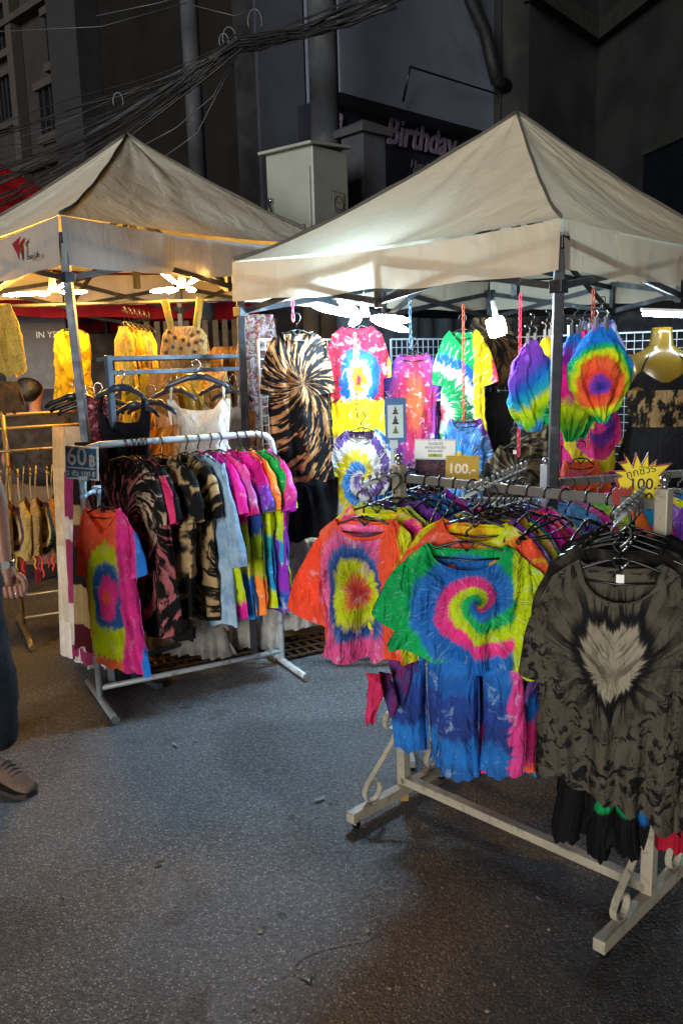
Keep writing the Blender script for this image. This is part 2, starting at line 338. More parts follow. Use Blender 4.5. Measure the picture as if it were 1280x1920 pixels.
# ------------------------------------------------------------------ tents
def tent(label, C, zE, vh, peak, group, roofm, valm, polem, base=None, seed=0, sag=.03, lite=False):
    rs = np.random.RandomState(seed); C = [Vector((c[0], c[1], 0)) for c in C]; ctr = Vector((peak[0], peak[1], 0)); zT = zE+vh
    t = thing('market_tent', label, 'tent', C[0], 0, group)
    nu, nr = 41, 30
    roof = MB(); ph = rs.rand(12)*6
    for k in range(4):
        a, b = C[k], C[(k+1) % 4]; P = []
        for j in range(nr):
            r = 1-j/(nr-1)
            for i in range(nu):
                s = i/(nu-1); e = a.lerp(b, s); q = ctr.lerp(e, r); bow = math.sin(PI*s)
                z = zT + (peak[2]-zT)*((1-r)**1.22) - sag*bow*(r**1.0)*(.6+.9*(1-r)) 
                w = math.sin(s*17+ph[k]+3*r)*.006 + math.sin(s*31+ph[k+4]+9*r)*.004 + math.sin(s*9-7*r+ph[k+2])*.009
                z += w*bow*min(1, 4*(1-r))*min(1, 3*r+.1)
                P.append((q.x, q.y, z))
        roof.grid(P, nu, nr)
    ro = roof.build('canopy_roof', roofm, t)
    wd = ro.modifiers.new('weld', 'WELD'); wd.merge_threshold = .002
    for k in range(4):
        a, b = C[k], C[(k+1) % 4]; out = (b-a).cross(Vector((0, 0, 1))).normalized(); P = []
        if out.dot((a+b)/2-ctr) < 0: out = -out
        nv = 9; nu2 = 49
        for j in range(nv):
            v = j/(nv-1)
            for i in range(nu2):
                s = i/(nu2-1); bow = math.sin(PI*s); mid2 = abs(math.sin(2*PI*s))
                q = a.lerp(b, s) + out*(.008+.012*v + (.010*math.sin(s*13+ph[k]+v*2)+.006*math.sin(s*29+ph[k+5]))*v*bow - .02*bow*v)
                z = lerp(zT-.004, zE, v) - sag*bow*(1-.7*v) + .006*math.sin(s*21+ph[k+3])*v - .010*mid2*v
                P.append((q.x, q.y, z))
        MB().grid(P, nu2, nv).build('valance', valm, t)
        pts = []
        for j in range(16):
            r = 1-j/15; q = ctr.lerp(a, r); pts.append((q.x, q.y, zT + (peak[2]-zT)*((1-r)**1.22)+.006 + .004*math.sin(j*1.7+k)))
        if not lite: MB().tube(pts, .011, 6, .5).build('ridge_seam', M_SEAM, t)
    # frame
    zt_, zl = zE+vh*.55, zE-.06
    ins = [c.lerp(ctr, .018) for c in C]
    for k in range(4):
        bs = Vector(base[k]) if base and base[k] is not None else Vector((ins[k].x, ins[k].y, 0))
        top = Vector((ins[k].x, ins[k].y, zt_))
        MB().bar(bs, top, .04, .04, up=(ctr-ins[k])).build('leg', polem, t, bevel=.004)
        if lite: continue
        for p in (lerp(bs, top, (zl-.0)/(zt_)), top): MB().box(p, (.056, .056, .05), Matrix.Rotation(PI/4, 3, 'Z')).build('leg_bracket', M_BRACE, t, bevel=.003)
    def X(a, b, z0, z1, z2, z3):
        for p, q, s in ((Vector((a.x, a.y, z0)), Vector((b.x, b.y, z3)), .009), (Vector((a.x, a.y, z1)), Vector((b.x, b.y, z2)), -.009)):
            o_ = (b-a).cross(Vector((0, 0, 1))).normalized()*s
            MB().bar(p+o_, q+o_, .014, .028).build('brace_bar', M_BRACE, t)
    for k in range(4):
        a, b = ins[k], ins[(k+1) % 4]; m = a.lerp(b, .5)
        X(a, m, zt_, zl, zt_, zl); X(m, b, zt_, zl, zt_, zl)
        q = m.lerp(ctr, .96)
        if not lite:
            X(m, q, zt_-.02, zl-.02, zt_+.32, zl+.22)
            MB().bar((m.x, m.y, zl-.03), (m.x, m.y, zt_), .026, .026).build('joint_post', M_BRACE, t)
    MB().bar((ctr.x, ctr.y, zE), (ctr.x, ctr.y, peak[2]-.03), .035).build('hub_post', M_BRACE, t)
    return t
A0, A1 = V(.88, 3.4, 0), V(-.52, 4.5, 0); A3 = V(1.08, 6.1, 0); A2 = V(2.48, 5.0, 0)
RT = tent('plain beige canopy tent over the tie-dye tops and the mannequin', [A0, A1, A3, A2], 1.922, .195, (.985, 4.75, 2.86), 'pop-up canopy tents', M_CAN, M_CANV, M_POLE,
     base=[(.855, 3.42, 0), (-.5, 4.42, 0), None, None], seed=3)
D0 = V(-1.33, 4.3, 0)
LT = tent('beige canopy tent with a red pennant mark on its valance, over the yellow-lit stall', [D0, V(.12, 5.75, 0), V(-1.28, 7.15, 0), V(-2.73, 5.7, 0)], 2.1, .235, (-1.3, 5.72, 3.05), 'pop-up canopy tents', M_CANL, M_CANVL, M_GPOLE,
     base=[(-1.19, 4.1, 0), None, None, None], seed=8, sag=.045)
tent('red canopy tent standing behind the yellow-lit stall', [V(-3.0, 6.9, 0), V(-.8, 8.9, 0), V(-2.9, 11, 0), V(-5.3, 9, 0)], 2.05, .28, (-3.50, 9, 3.75), 'pop-up canopy tents', M_RED, M_RED, M_POLE, seed=5, lite=True)
# mark on left tent valance
d1 = (V(-2.73, 5.7, 0)-D0).normalized(); yawl = math.atan2(-d1.y, -d1.x)
def onval(px, py): # point on the plane of the left valance
    d = ray(px, py); nrm = Vector((-d1.y, d1.x, 0)); o = Vector((0, 0, CH)); P0 = D0 - nrm*0
    k = (P0-o).dot(nrm)/d.dot(nrm); p = o + d*k; out = nrm if nrm.dot(-d) > 0 else -nrm; return p + out*.042
M_MARK = mat('dark_red_ink', '#7c1020', .6); M_INK = mat('black_ink', '#1b1b1e', .6)
mb = MB(); out = [(35, 457), (57, 438), (51, 455), (53, 470), (53, 491), (50, 492), (47, 480)]; out = [(49+(x-49)*.82, 466+(y-466)*.82) for x, y in out]; pts = [onval(*p) for p in out]
mb.add(pts, [tuple(range(len(pts)))])
out = [(53, 455), (63, 441), (64, 450), (60, 456), (63, 470), (59, 478), (57, 474), (60, 468), (56, 457)]; out = [(50+(x-50)*.82, 466+(y-466)*.82) for x, y in out]; b0 = [onval(*p) for p in out]; mb.add(b0, [tuple(range(len(b0)))])
mb.build('pennant_mark', M_MARK, LT)
text('lettering', 'Ease Life', .04, frame(onval(77, 481), yawl), M_INK, LT, shear=.25)

# ------------------------------------------------------------------ clothes
RS = np.random.RandomState(11)
CLT = bpy.data.textures.new('cloth_folds', 'CLOUDS'); CLT.noise_scale = .09; CLT.noise_depth = 2
CLT2 = bpy.data.textures.new('loose_folds', 'CLOUDS'); CLT2.noise_scale = .14; CLT2.noise_depth = 2
def soften(o, st=.022, tex=None):
    d = o.modifiers.new('folds', 'DISPLACE'); d.texture = tex or CLT; d.strength = st; d.mid_level = .5; d.texture_coords = 'GLOBAL'; return o
def body_mb(hw, L, zF, zB, D=.05, folds=6, amp=.018, hem=.008, seed=0, nu=38, nv=44, nwt=.0, skew=0, hemf=None, xoff=0, lean=0):
    rs = np.random.RandomState(seed); s = np.sin(np.linspace(-PI/2, PI/2, nu)); v = np.linspace(0, 1, nv)**1.15
    S, Vv = np.meshgrid(s, v); w = np.interp(Vv, *zip(*hw)); w0 = hw[0][1]; mb = MB()
    com = np.zeros_like(S)
    for i in range(folds):
        p = rs.uniform(-.95, .95); q = rs.uniform(-.35, .35); ww = rs.uniform(.045, .15); a = rs.uniform(.5, 1.25)*rs.choice([-1, 1])
        com += a*np.exp(-((S-p-q*(Vv-.6))/ww)**2)
    com = com*amp*np.clip(Vv*1.6, 0, 1)**.8
    for i in range(5):  # slanted drag wrinkles
        p = rs.uniform(-.8, .8); q = rs.uniform(.1, .8); th = rs.uniform(-1, 1); d = (S-p)*math.cos(th)*.7+(Vv-q)*math.sin(th)*1.5; e = -(S-p)*math.sin(th)*.5+(Vv-q)*math.cos(th)
        com += amp*.45*np.exp(-(d/.035)**2-(e/.3)**2)*rs.choice([-1, 1])
    hemw = hem*np.sin(S*5+rs.rand()*6)+hem*.7*np.sin(S*11+rs.rand()*6)
    if hemf is not None: hemw = hemw+hemf(S)
    for side in (-1, 1):
        zt = np.vectorize(zF if side < 0 else zB)(S*w0)
        Z = zt*(1-Vv)+(-L+hemw)*Vv
        nk = np.clip((nwt-np.abs(S*w0))/max(nwt, 1e-3)*3, 0, 1) if nwt > 0 else 0
        a = (1-nk)*np.clip(Vv/.22, 0, 1)**.6+nk*np.maximum(.45, np.clip(Vv/.22, 0, 1)**.6)
        t = D*np.sqrt(np.clip(1-S**2, 0, 1))*a
        if side > 0: t = t*.7
        own = np.zeros_like(S)
        for i in range(3):
            p = rs.uniform(-.8, .8); ww = rs.uniform(.06, .12); own += rs.uniform(-1, 1)*np.exp(-((S-p)/ww)**2)
        Yc = side*t+com+own*amp*.4*np.clip(Vv*2, 0, 1)*np.sqrt(np.clip(1-S**2, 0, 1))
        Xc = S*w+.012*np.sin(Vv*4+rs.rand()*6)*Vv+skew*Vv+xoff
        Yc = Yc+lean*Vv
        mb.grid(np.stack([Xc, Yc, Z], -1).reshape(-1, 3).tolist(), nu, nv)
    return mb
def sleeve_mb(sx, ws, sd, sw, sl, ang, seed, D=.035, wend=.85, W2=None):
    rs = np.random.RandomState(seed); T0 = np.array([sx*ws*.97, 0, -sd*.95]); B0 = np.array([sx*(W2-.012), 0, -sd-sw])
    dr = np.array([sx*math.sin(ang), 0, -math.cos(ang)]); mb = MB(); m = 14; n = 18; P = []
    pf = rs.uniform(0, 6, 4); perp = np.array([math.cos(ang)*sx, 0, math.sin(ang)])
    for j in range(m):
        t = j/(m-1); T = T0+dr*sl*t+np.array([sx*.02*math.sin(PI*t*.8), 0, .01*math.sin(PI*t)]); B = T-perp*(sw*lerp(1, wend, t)) if False else B0*(1-t)+(T0+dr*sl-perp*sw*wend)*t
        mid = (T+B)/2; h = (T-B)/2
        for k in range(n):
            a = 2*PI*k/n; y = math.sin(a)*D*(.5+.5*t)+.006*math.sin(3*a+pf[0]+t*5)+.005*math.sin(t*14+pf[1]+a)*(1-t*.3)
            P.append(mid+h*math.cos(a)*(1+.03*math.sin(t*9+pf[2]))+np.array([0, y+.014, 0]))
    mb.add([tuple(p) for p in P], [(j*n+k, j*n+(k+1) % n, (j+1)*n+(k+1) % n, (j+1)*n+k) for j in range(m-1) for k in range(n)], True)
    return mb
CNT = [0]; GW_ = 'tie-dye shirts hung on the stall wall'
M_TAGW = mat('white_label', '#e6e6e2', .7)
def wire_hanger(P, yaw, label, hwid=.19, drop=.05, m=None, group='heart hangers', tiltx=0, bare=False):
    t = thing('hanger', label, 'hanger', P, yaw, group); m = m or M_BLK; r = .0032
    hook = [(-.021*math.cos(a)*1.0, 0, -.021+.021*math.sin(a)+.0) for a in np.linspace(-.5, PI, 12)]
    hook = [(p[0], 0, p[2]) for p in hook] + [(.021, 0, -.03), (.012, 0, -.045), (0, 0, -.055), (0, 0, -.072)]
    MB().tube(hook, r, 6).build('hook', m, t, world=False)
    b = MB(); z0 = -.088
    for s in (-1, 1): b.tube([(0, 0, z0+.004), (s*.03, 0, z0), (s*hwid*.6, 0, z0-drop*.45), (s*hwid*.95, 0, z0-drop*.95), (s*hwid, 0, z0-drop-.012)], r*1.15, 6)
    b.tube([(-hwid*.95, 0, z0-drop), (0, 0, z0-drop-.012), (hwid*.95, 0, z0-drop)], r*.9, 6)
    heart = [(.0011*16*math.sin(a)**3, 0, -.094+.0011*(13*math.cos(a)-5*math.cos(2*a)-2*math.cos(3*a)-math.cos(4*a))) for a in np.linspace(0, 2*PI, 19)[:-1]]
    b.tube(heart, r*.9, 6, closed=True); b.build('shoulder_bar', m, t, world=False)
    return t
def wide_hanger(P, yaw, label, hwid=.2, group='broad plastic hangers', m=None):
    t = thing('hanger', label, 'hanger', P, yaw, group); m = m or M_VEL
    hook = [(-.022*math.cos(a), 0, -.022+.022*math.sin(a)) for a in np.linspace(-.6, PI, 12)] + [(.022, 0, -.032), (.004, 0, -.052), (0, 0, -.075)]
    MB().tube(hook, .003, 6).build('hook', M_CHR, t, world=False)
    b = MB()
    for s in (-1, 1): b.tube([(0, 0, -.082), (s*.05, 0, -.086), (s*hwid*.55, -.008, -.103), (s*hwid*.85, -.016, -.122), (s*hwid, -.02, -.142)], [.018, .018, .013, .013, .009], 8, .6)
    b.build('shoulder_bar', m, t, world=False); return t
def tee(P, yaw, W, L, m, label, group=None, sl=.2, sw=.16, ang=28, nw=.08, nd=.07, nb=.015, sd=.045, vneck=False, flare=1.04, D=.05, amp=.018, band=None, tagl=False, seed=None, skew=0, name='t_shirt', cat='shirt', hemf=None, wend=.85, hang=True, hm=None, folds=6, leftsleeve=True, rightsleeve=True, lean=0):
    CNT[0] += 1; seed = seed if seed is not None else CNT[0]*7
    if group != GW_: yaw += RS.uniform(-.08, .08)
    t = thing(name, label, cat, P, yaw, group); W2 = W/2; ws = W2*.93
    if group != GW_: t.rotation_euler = (RS.uniform(-.05, .05), RS.uniform(-.035, .035), yaw)
    def zf(x, d):
        ax = abs(x)
        if ax < nw: return -d*((1-ax/nw) if vneck else math.sqrt(max(0, 1-(ax/nw)**2))) - .0
        return -(ax-nw)/(ws-nw)*sd
    hw = [(0, ws), (.16, W2*.97), (.3, W2), (.65, W2*.99), (1, W2*flare)]
    body_mb(hw, L, lambda x: zf(x, nd), lambda x: zf(x, nb) if not vneck else -nb*math.sqrt(max(0, 1-(x/nw)**2)) if abs(x) < nw else zf(x, nb), D, folds, amp, seed=seed, nwt=nw, skew=skew, hemf=hemf, lean=lean).build('body', m, t, world=False); soften(t.children[0], .028) if t.children else None
    if sl > 0:
        for s in ([-1] if leftsleeve else [])+([1] if rightsleeve else []):
            sleeve_mb(s, ws, sd, sw, sl, math.radians(ang if not isinstance(ang, tuple) else ang[0 if s < 0 else 1]), seed+s+3, W2=W2, wend=wend).build('sleeve', m, t, world=False)
    pts = []
    for i in range(15):
        x = nw*(-1+2*i/14); pts.append((x, -D*.45*math.sqrt(max(0, 1-(x/(nw*1.02))**2))*.9-.001, zf(x, nd)-.004))
    for i in range(15):
        x = nw*(1-2*i/14); pts.append((x, D*.3*math.sqrt(max(0, 1-(x/(nw*1.02))**2)), (-nb*math.sqrt(max(0, 1-(x/nw)**2)))-.003))
    MB().tube(pts, .0085, 6, .35, closed=True).build('neckband', band or m, t, world=False)
    if tagl: MB().box((0, D*.25-.006, -nb-.022), (.018, .002, .024)).build('neck_label', M_TAGW, t, world=False)
    if hang:
        R = Matrix.Rotation(yaw, 3, 'Z')
        wire_hanger(Vector(P)+Vector((0, 0, .092)), yaw, ('clear' if hm is M_CLR else 'black')+' heart hanger holding the '+short(label), hwid=ws*.88, drop=sd*.9, m=hm)
    return t
def short(l):
    w = l.split(); return ' '.join(w[:11])
def drape(P, yaw, hw, L, m, label, name='dress', cat='dress', group=None, top=None, topb=None, D=.05, amp=.02, folds=8, hem=.012, seed=None, straps=(), nu=44, nv=44, lean=0, skew=0, hemf=None, strapm=None, sr=.006):
    CNT[0] += 1; seed = seed if seed is not None else CNT[0]*5
    t = thing(name, label, cat, P, yaw, group); top = top or (lambda x: 0)
    body_mb(hw, L, top, topb or top, D, folds, amp, hem, seed, nu, nv, nwt=hw[0][1]*.95, lean=lean, skew=skew, hemf=hemf).build('body', m, t, world=False)
    for (x0, z0, x1, z1) in straps:
        MB().tube([(x0, 0, z0), ((x0+x1)/2, -.012, (z0+z1)/2), (x1, -D*.3, z1)], sr, 6, .4).build('strap', strapm or m, t, world=False)
    return t
def chain(P, length, m, label, group='plastic link chains', sc=1.0):
    t = MB(); n = max(2, int(length/(.026*sc))); 
    for i in range(n):
        z = -i*length/n; R = Matrix.Rotation(PI/2*(i % 2)+.5, 3, 'Z'); L_ = length/n*.74
        pts = [R @ Vector((.008*sc*math.sin(a), 0, L_*math.cos(a)*.95)) + Vector((0, 0, z-L_)) for a in np.linspace(0, 2*PI, 11)[:-1]]
        t.tube(pts, .0026*sc, 5, closed=True)
    o = t.build('chain', m); o.location = P; return tag(o, label, 'chain', group)
M_CHO = mat('orange_chain', '#c2481f', .4); M_CHP = mat('pink_chain', '#c22a4c', .4); M_CHK = mat('steel_chain', '#4a5c74', .35, .7)

# ---- colours
CORAL, LIME, BLUE, PINK, GREEN = '#ff6440', '#d2ea14', '#2070cc', '#ff3c98', '#0cb45a'
MAG, PURP, NAVY, SKY, YEL, WHT, ORG, RED, TEAL = '#ee2aa6', '#7c3cb8', '#2a4896', '#42a0ee', '#f6de14', '#ece8e2', '#ff8a34', '#d6203c', '#1aa6c0'
BLK = '#0c0b0e'

# ================================================================== MID RACK (round white pipes, 60 baht)
gL, gR = V(-1.19, 3.86, 0), V(-.34, 4.32, 0); RZ = 1.245
rk = thing('clothes_rack', 'white round-pipe clothes rack under the blue 60 price sign, hung with long tie-dye shirts', 'clothes rack', gL, 0, 'clothes racks')
rd = (gR-gL).normalized(); pr = V(rd.y, -rd.x, 0)
up = [gL+V(0, 0, .03), gL+V(0, 0, RZ-.09), gL+rd*.012+V(0, 0, RZ-.04), gL+rd*.04+V(0, 0, RZ-.012), gL+rd*.09+V(0, 0, RZ)]
up2 = [gR-rd*.09+V(0, 0, RZ), gR-rd*.04+V(0, 0, RZ-.012), gR-rd*.012+V(0, 0, RZ-.04), gR+V(0, 0, RZ-.09), gR+V(0, 0, .03)]
MB().tube(up+up2, .0165, 12).build('frame_pipe', M_WHITE, rk)
MB().tube([gL+V(0, 0, .075), gR+V(0, 0, .075)], .014, 10).build('lower_bar', M_WHITE, rk)
for G in (gL, gR):
    c = G+V(0, 0, .022); MB().tube([c-pr*.26, c+pr*.30], .0165, 12).build('foot', M_WHITE, rk)
    mb = MB(); mb.tube([c-pr*.262-V(0, 0, 0), c-pr*.25], .019, 10); mb.tube([c+pr*.29, c+pr*.302], .019, 10); mb.build('foot_cap', M_CLR, rk)
def railpt(px, a=gL, b=gR, z=RZ):
    lo, hi = 0., 1.
    for _ in range(40):
        m = (lo+hi)/2; p = a.lerp(b, m)
        k = CR.transposed() @ (p+V(0, 0, z)-V(0, 0, CH)); x = 640+F*k.x/-k.z
        if x < px: lo = m
        else: hi = m
    p = a.lerp(b, (lo+hi)/2); return V(p.x, p.y, z)
GM = 'long shirts on the round-pipe rack'
mid = [ # hook px, W, L, yaw, sleeve, mat, label
 (232, .58, .86, -32, dye('d_burst_rose', [BLK, BLK, '#1c1216', '#b8696a'], 'burst', c=(.02, -.30), tw=2.0, Fq=8, seed=1), 'black long tee with dusty rose rays, first behind the coral v-neck', {}),
 (247, .48, .80, -52, dye('d_tan1', [BLK, BLK, '#241c18', '#c2a68c'], 'burst', c=(.05, -.2), tw=6, Fq=5, seed=2), 'black long tee with grey-tan streaks on its sleeve, second on the round-pipe rack', {}),
 (256, .48, .78, -54, dye('d_rose2', [BLK, '#191017', '#a3626a'], 'blotch', scale=9, seed=3), 'black tee marbled in dull pink, third on the round-pipe rack', {}),
 (264, .46, .74, -50, dye('d_hot', ['#e8447c', '#d9245f', BLK], 'blotch', scale=7, seed=4), 'hot pink tee with black smudges between the black tees', {}),
 (272, .48, .80, -55, dye('d_nav', [BLK, '#14121a', '#9a7f70'], 'blotch', scale=11, seed=5), 'black tee with brown flecks right after the hot pink tee', {}),
 (300, .50, .84, -48, dye('d_hstripe', [BLK, BLK, '#20201f', '#b89a6c'], 'burst', c=(-.6, -.25), tw=0, Fq=7, seed=6), 'black long shirt with wide tan bars across chest and sleeve', {}),
 (348, .48, .82, -54, dye('d_tan2', [BLK, '#191613', '#bd9f70'], 'burst', c=(.4, -.6), tw=3, Fq=6, seed=7), 'black shirt with slanting sand-coloured streaks beside the washed blue long-sleeve', {}),
 (370, .47, .84, -50, dye('d_denim', ['#6f8fae', '#8aa9c4', '#a9c2d6'], 'blotch', scale=5, seed=8), 'plain washed blue-grey long-sleeved shirt', dict(sl=.5, sw=.13, ang=12, wend=.7)),
 (393, .46, .80, -54, dye('d_maglime', [MAG, '#e05aa8', LIME, '#c8e01c', MAG, PURP], 'bands', L=.8, tw=-.9, seed=9, jag=.2, bleach='#f4ecf0', bfac=.4), 'magenta and lime tie-dye tee next to the washed blue long-sleeve', {}),
 (411, .46, .80, -52, dye('d_pinkb', ['#e04a9c', '#c96bb4', '#c4146c', LIME, '#c9c63a', BLUE, '#1c86d4'], 'bands', L=.84, seed=10, jag=.2, bleach='#f4ecf0', bfac=.4), 'long pink tie-dye tee with yellow then blue bands at its hem', {}),
 (442, .46, .80, -52, dye('d_magb', [MAG, '#c0107c', PURP, NAVY, '#9ab812', '#a8b810', ORG], 'bands', L=.8, tw=.3, seed=12, jag=.2, bleach='#f4ecf0', bfac=.4), 'magenta tee fading through navy and olive to an orange hem', {}),
 (458, .46, .82, -54, dye('d_rain1', [ORG, LIME, TEAL, '#1a9ee0', LIME, '#e8408c'], 'bands', L=.8, tw=-.8, seed=13, jag=.2, bleach='#f4ecf0', bfac=.4), 'bright tee with lime, turquoise and pink bands and an orange shoulder', {}),
 (476, .46, .84, -50, dye('d_limepurp', [GREEN, LIME, '#b8d818', '#23a0d8', LIME, '#a88fb4', '#5e2a8a'], 'bands', L=.86, tw=-.4, seed=14, jag=.2, bleach='#f4ecf0', bfac=.4), 'lime tee with a turquoise sleeve burst and a deep purple hem', {}),
 (488, .46, .82, -53, dye('d_last', ['#e84aa8', '#c020c0', PURP, '#9430c0', '#1e5ec0'], 'bands', L=.82, tw=-.3, seed=15, jag=.2, bleach='#f4ecf0', bfac=.4), 'pink to purple tee with a blue hem, last on the round-pipe rack', {}),
]
for px, W, L, yw, m_, lab, kw in mid:
    hp = railpt(px); k = dict(sl=.25, sw=.17, ang=20, wend=.82); k.update(kw)
    tee(hp+V(0, 0, .0165-.092+.002), math.radians(yw), W*RS.uniform(.84, .98), L*RS.uniform(.96, 1.04), m_, lab, GM, amp=.03, nd=.075, flare=1.0+RS.uniform(-.06, .12), skew=RS.uniform(-.02, .03), **k)
# coral v-neck at the left end
m_ = dye('d_coralv', [CORAL, PINK, PINK, '#2a62a8', '#2f6cb8', LIME, LIME, '#ff6c40', '#ff7a4c', CORAL], 'rings', c=(.02, -.40), sc=(1.35, .66), turns=4.4, jag=.12, Fq=10, soft=.6, seed=20, trans=.3, bleach='#f4d8d0', bfac=.3, high=((-.13, '#ff6a46'),), low=((-.56, LIME), (-.69, '#ff7848')), side=((.075, '#f43a9c'), (.15, '#3090f0')))
tee(at(192, 953, 3.74), math.radians(-18), .255, .745, m_, 'coral v-neck long tee with a lime and blue eye, below the blue price sign', GM, vneck=True, nd=.12, nw=.09, sl=.27, sw=.14, ang=(8, 14), amp=.02, flare=1.12, skew=.03, hemf=lambda s: -.03*s)
# 60 baht sign with clamp
M_SBLU = mat('sign_blue', '#0f6d99', .3, spec=.5, var=.05); M_SW = mat('sign_white', '#dfe3e2', .4, var=.05); M_CLAMP = mat('clamp_plastic', '#9fc0d6', .2, var=.05)
SP = at(154, 868, 3.70); s60 = thing('price_sign', 'blue and white sign reading 60 baht above a clamp on the round-pipe rack', 'price sign', SP, math.radians(-12), 'price signs')
Mf = frame(SP, math.radians(-12), 0, math.radians(4))
b = MB(); b.box((0, 0, 0), (.158, .006, .148), Mf.to_3x3()); b.v = [tuple(Vector(p)+SP) for p in b.v]; b.build('panel_edge', M_SW, s60, bevel=.002)
b = MB(); b.box((0, -.0045, 0), (.142, .004, .132)); b.v = [tuple(Mf @ Vector(p)) for p in b.v]; b.build('panel_face', M_SBLU, s60)
text('big_price', '60', .116, Mf @ Matrix.Translation((-.020, -.008, .026)), M_SW, s60, bold=.001, sx=.84)
text('baht_mark', 'B', .072, Mf @ Matrix.Translation((.052, -.008, .010)), M_SW, s60, bold=.001, sx=.8)
b = MB(); b.box((.051, -.0085, .010), (.004, .002, .07)); b.v = [tuple(Mf @ Vector(p)) for p in b.v]; b.build('baht_stroke', M_SW, s60)
text('small_price', '2 ตัว 100 ฿', .031, Mf @ Matrix.Translation((0, -.008, -.048)), M_SW, s60, bold=.0006)
b = MB(); b.box((0, -.0075, -.022), (.132, .002, .005)); b.v = [tuple(Mf @ Vector(p)) for p in b.v]; b.build('rule_line', M_SW, s60)
cl = thing('sign_clamp', 'pale blue plastic clamp joining the 60 baht sign to the rack pipe', 'clamp', at(160, 900, 3.7))
MB().box(at(158, 896, 3.69), (.045, .03, .022)).build('grip', M_CLAMP, cl, bevel=.003)
MB().tube([at(158, 900, 3.7), at(157, 928, 3.7)], .011, 10).build('stem', M_CLAMP, cl)
b = MB(); b.tube([at(157, 930, 3.7), at(177, 921, 3.76)], .010, 10); b.ball(at(157, 930, 3.7), .016); b.build('elbow', M_CLAMP, cl)
b = MB(); b.box(at(181, 918, 3.79), (.032, .05, .034)); b.bar(at(186, 920, 3.8), at(186, 960, 3.8), .018, .012); b.build('jaw', M_CLAMP, cl, bevel=.003)

# ================================================================== TALL DOUBLE-RAIL RACK BEHIND
tL, tR = at(203, 672, 4.2), at(452, 680, 4.75); ZT = 1.655
tL = V(tL.x, tL.y, 0); tR = V(tR.x, tR.y, 0); td = (tR-tL).normalized(); tp = V(td.y, -td.x, 0)
tk = thing('clothes_rack', 'grey-blue square-tube rack with twin top rails behind the round-pipe rack, hung with dresses', 'clothes rack', tL, 0, 'clothes racks')
for a in (tL, tR):
    MB().bar(a+V(0, 0, .0), a+V(0, 0, ZT), .03).build('upright', M_GPOLE, tk, bevel=.003)
    MB().bar(a-tp*.28+V(0, 0, .02), a+tp*.28+V(0, 0, .02), .03).build('foot', M_GPOLE, tk, bevel=.003)
for o_, z in ((0, ZT-.015), (.10, ZT-.02)): MB().bar(tL-tp*o_+V(0, 0, z), tR-tp*o_+V(0, 0, z), .024, .022).build('top_rail', M_GPOLE, tk, bevel=.002)
MB().bar(tL+V(0, 0, ZT-.085), tR+V(0, 0, ZT-.085), .024, .022).build('top_rail', M_GPOLE, tk, bevel=.002)
MB().bar(tL+V(0, 0, .10), tR+V(0, 0, .10), .026).build('lower_bar', M_GPOLE, tk, bevel=.002)
b = MB()
b.bar(tL+td*.0-tp*.1+V(0, 0, ZT-.02), tL+V(0, 0, ZT-.015), .02); b.bar(tR-tp*.1+V(0, 0, ZT-.02), tR+V(0, 0, ZT-.015), .02); b.build('cross_tie', M_GPOLE, tk)
M_BDR = dye('d_blackdress', ['#0b0f18', '#0f1420'], 'blotch', crink=.4); M_WDR = dye('d_whitedress', ['#cfcfc8', '#e6e6e0'], 'blotch', crink=.7, trans=.3)
M_BGE = dye('d_beige', ['#a8835a', '#c4a078'], 'blotch', crink=.7, trans=.3); M_GRY = dye('d_greyd', ['#80868c', '#a0a4a8'], 'blotch', crink=.6)
M_RUF = dye('d_ruffle', ['#b9b6ae', '#dcd9d0'], 'blotch', crink=.25, trans=.3); M_MAR = dye('d_maroon', ['#4a1220', '#5e1a2a', '#c9a0a8'], 'blotch', scale=30, crink=.5)
M_MUST = dye('d_must', ['#c27a1c', '#d89a3c'], 'blotch', crink=.6, trans=.3)
GD = 'dresses on the twin-rail rack'
def vtop(hwd, d): return lambda x: -d*(1-min(1, abs(x)/hwd))
def utop(hwd, d): return lambda x: -d*math.sqrt(max(0, 1-(x/hwd)**2))
dr = [
 (232, 4.15, .17, .30, .82, M_BDR, 'black tank dress with a scooped neck behind the blue price sign pipe', utop(.12, .11), -30, 770),
 (262, 4.25, .15, .24, .80, M_MUST, 'mustard strappy dress beside the black tank dress', vtop(.12, .06), -30, 800),
 (290, 4.35, .15, .25, .80, M_BGE, 'sand-coloured camisole dress with an embroidered blue flower', vtop(.12, .05), -25, 795),
 (372, 4.32, .17, .32, .90, M_WDR, 'white v-neck camisole dress on a broad slate hanger', vtop(.13, .15), -12, 748),
 (330, 4.5, .16, .24, .85, M_BGE, 'sand-coloured gathered dress half behind the white camisole dress', vtop(.12, .05), -30, 770),
 (418, 4.6, .15, .24, .85, M_GRY, 'pale grey-brown slip dress by the far end of the twin rails', vtop(.12, .05), -35, 760),
 (440, 4.65, .15, .24, .85, M_BGE, 'tan slip dress, last on the twin-rail rack', vtop(.12, .05), -35, 770),
]
for px, Y, h0, h1, L, m_, lab, tf, yw, py in dr:
    P = at(px, py, Y); zt = P.z
    hwl = [(0, h0), (.08, h0*.98), (.25, h0*.82), (.5, (h0+h1)*.5), (1, h1)]
    sx_ = h0*.85
    drape(P, math.radians(yw), hwl, L, m_, lab, top=tf, topb=utop(h0*.9, .06), group=GD, amp=.024, folds=10,
          straps=[(-sx_*.95, .07, -sx_, -.01), (sx_*.95, .07, sx_, -.01)], sr=.006 if m_ is not M_BDR else .016)
    wide_hanger(P+V(0, 0, .07+.125), math.radians(yw), 'broad slate hanger carrying the '+short(lab), hwid=min(.17, max(.14, h0)))
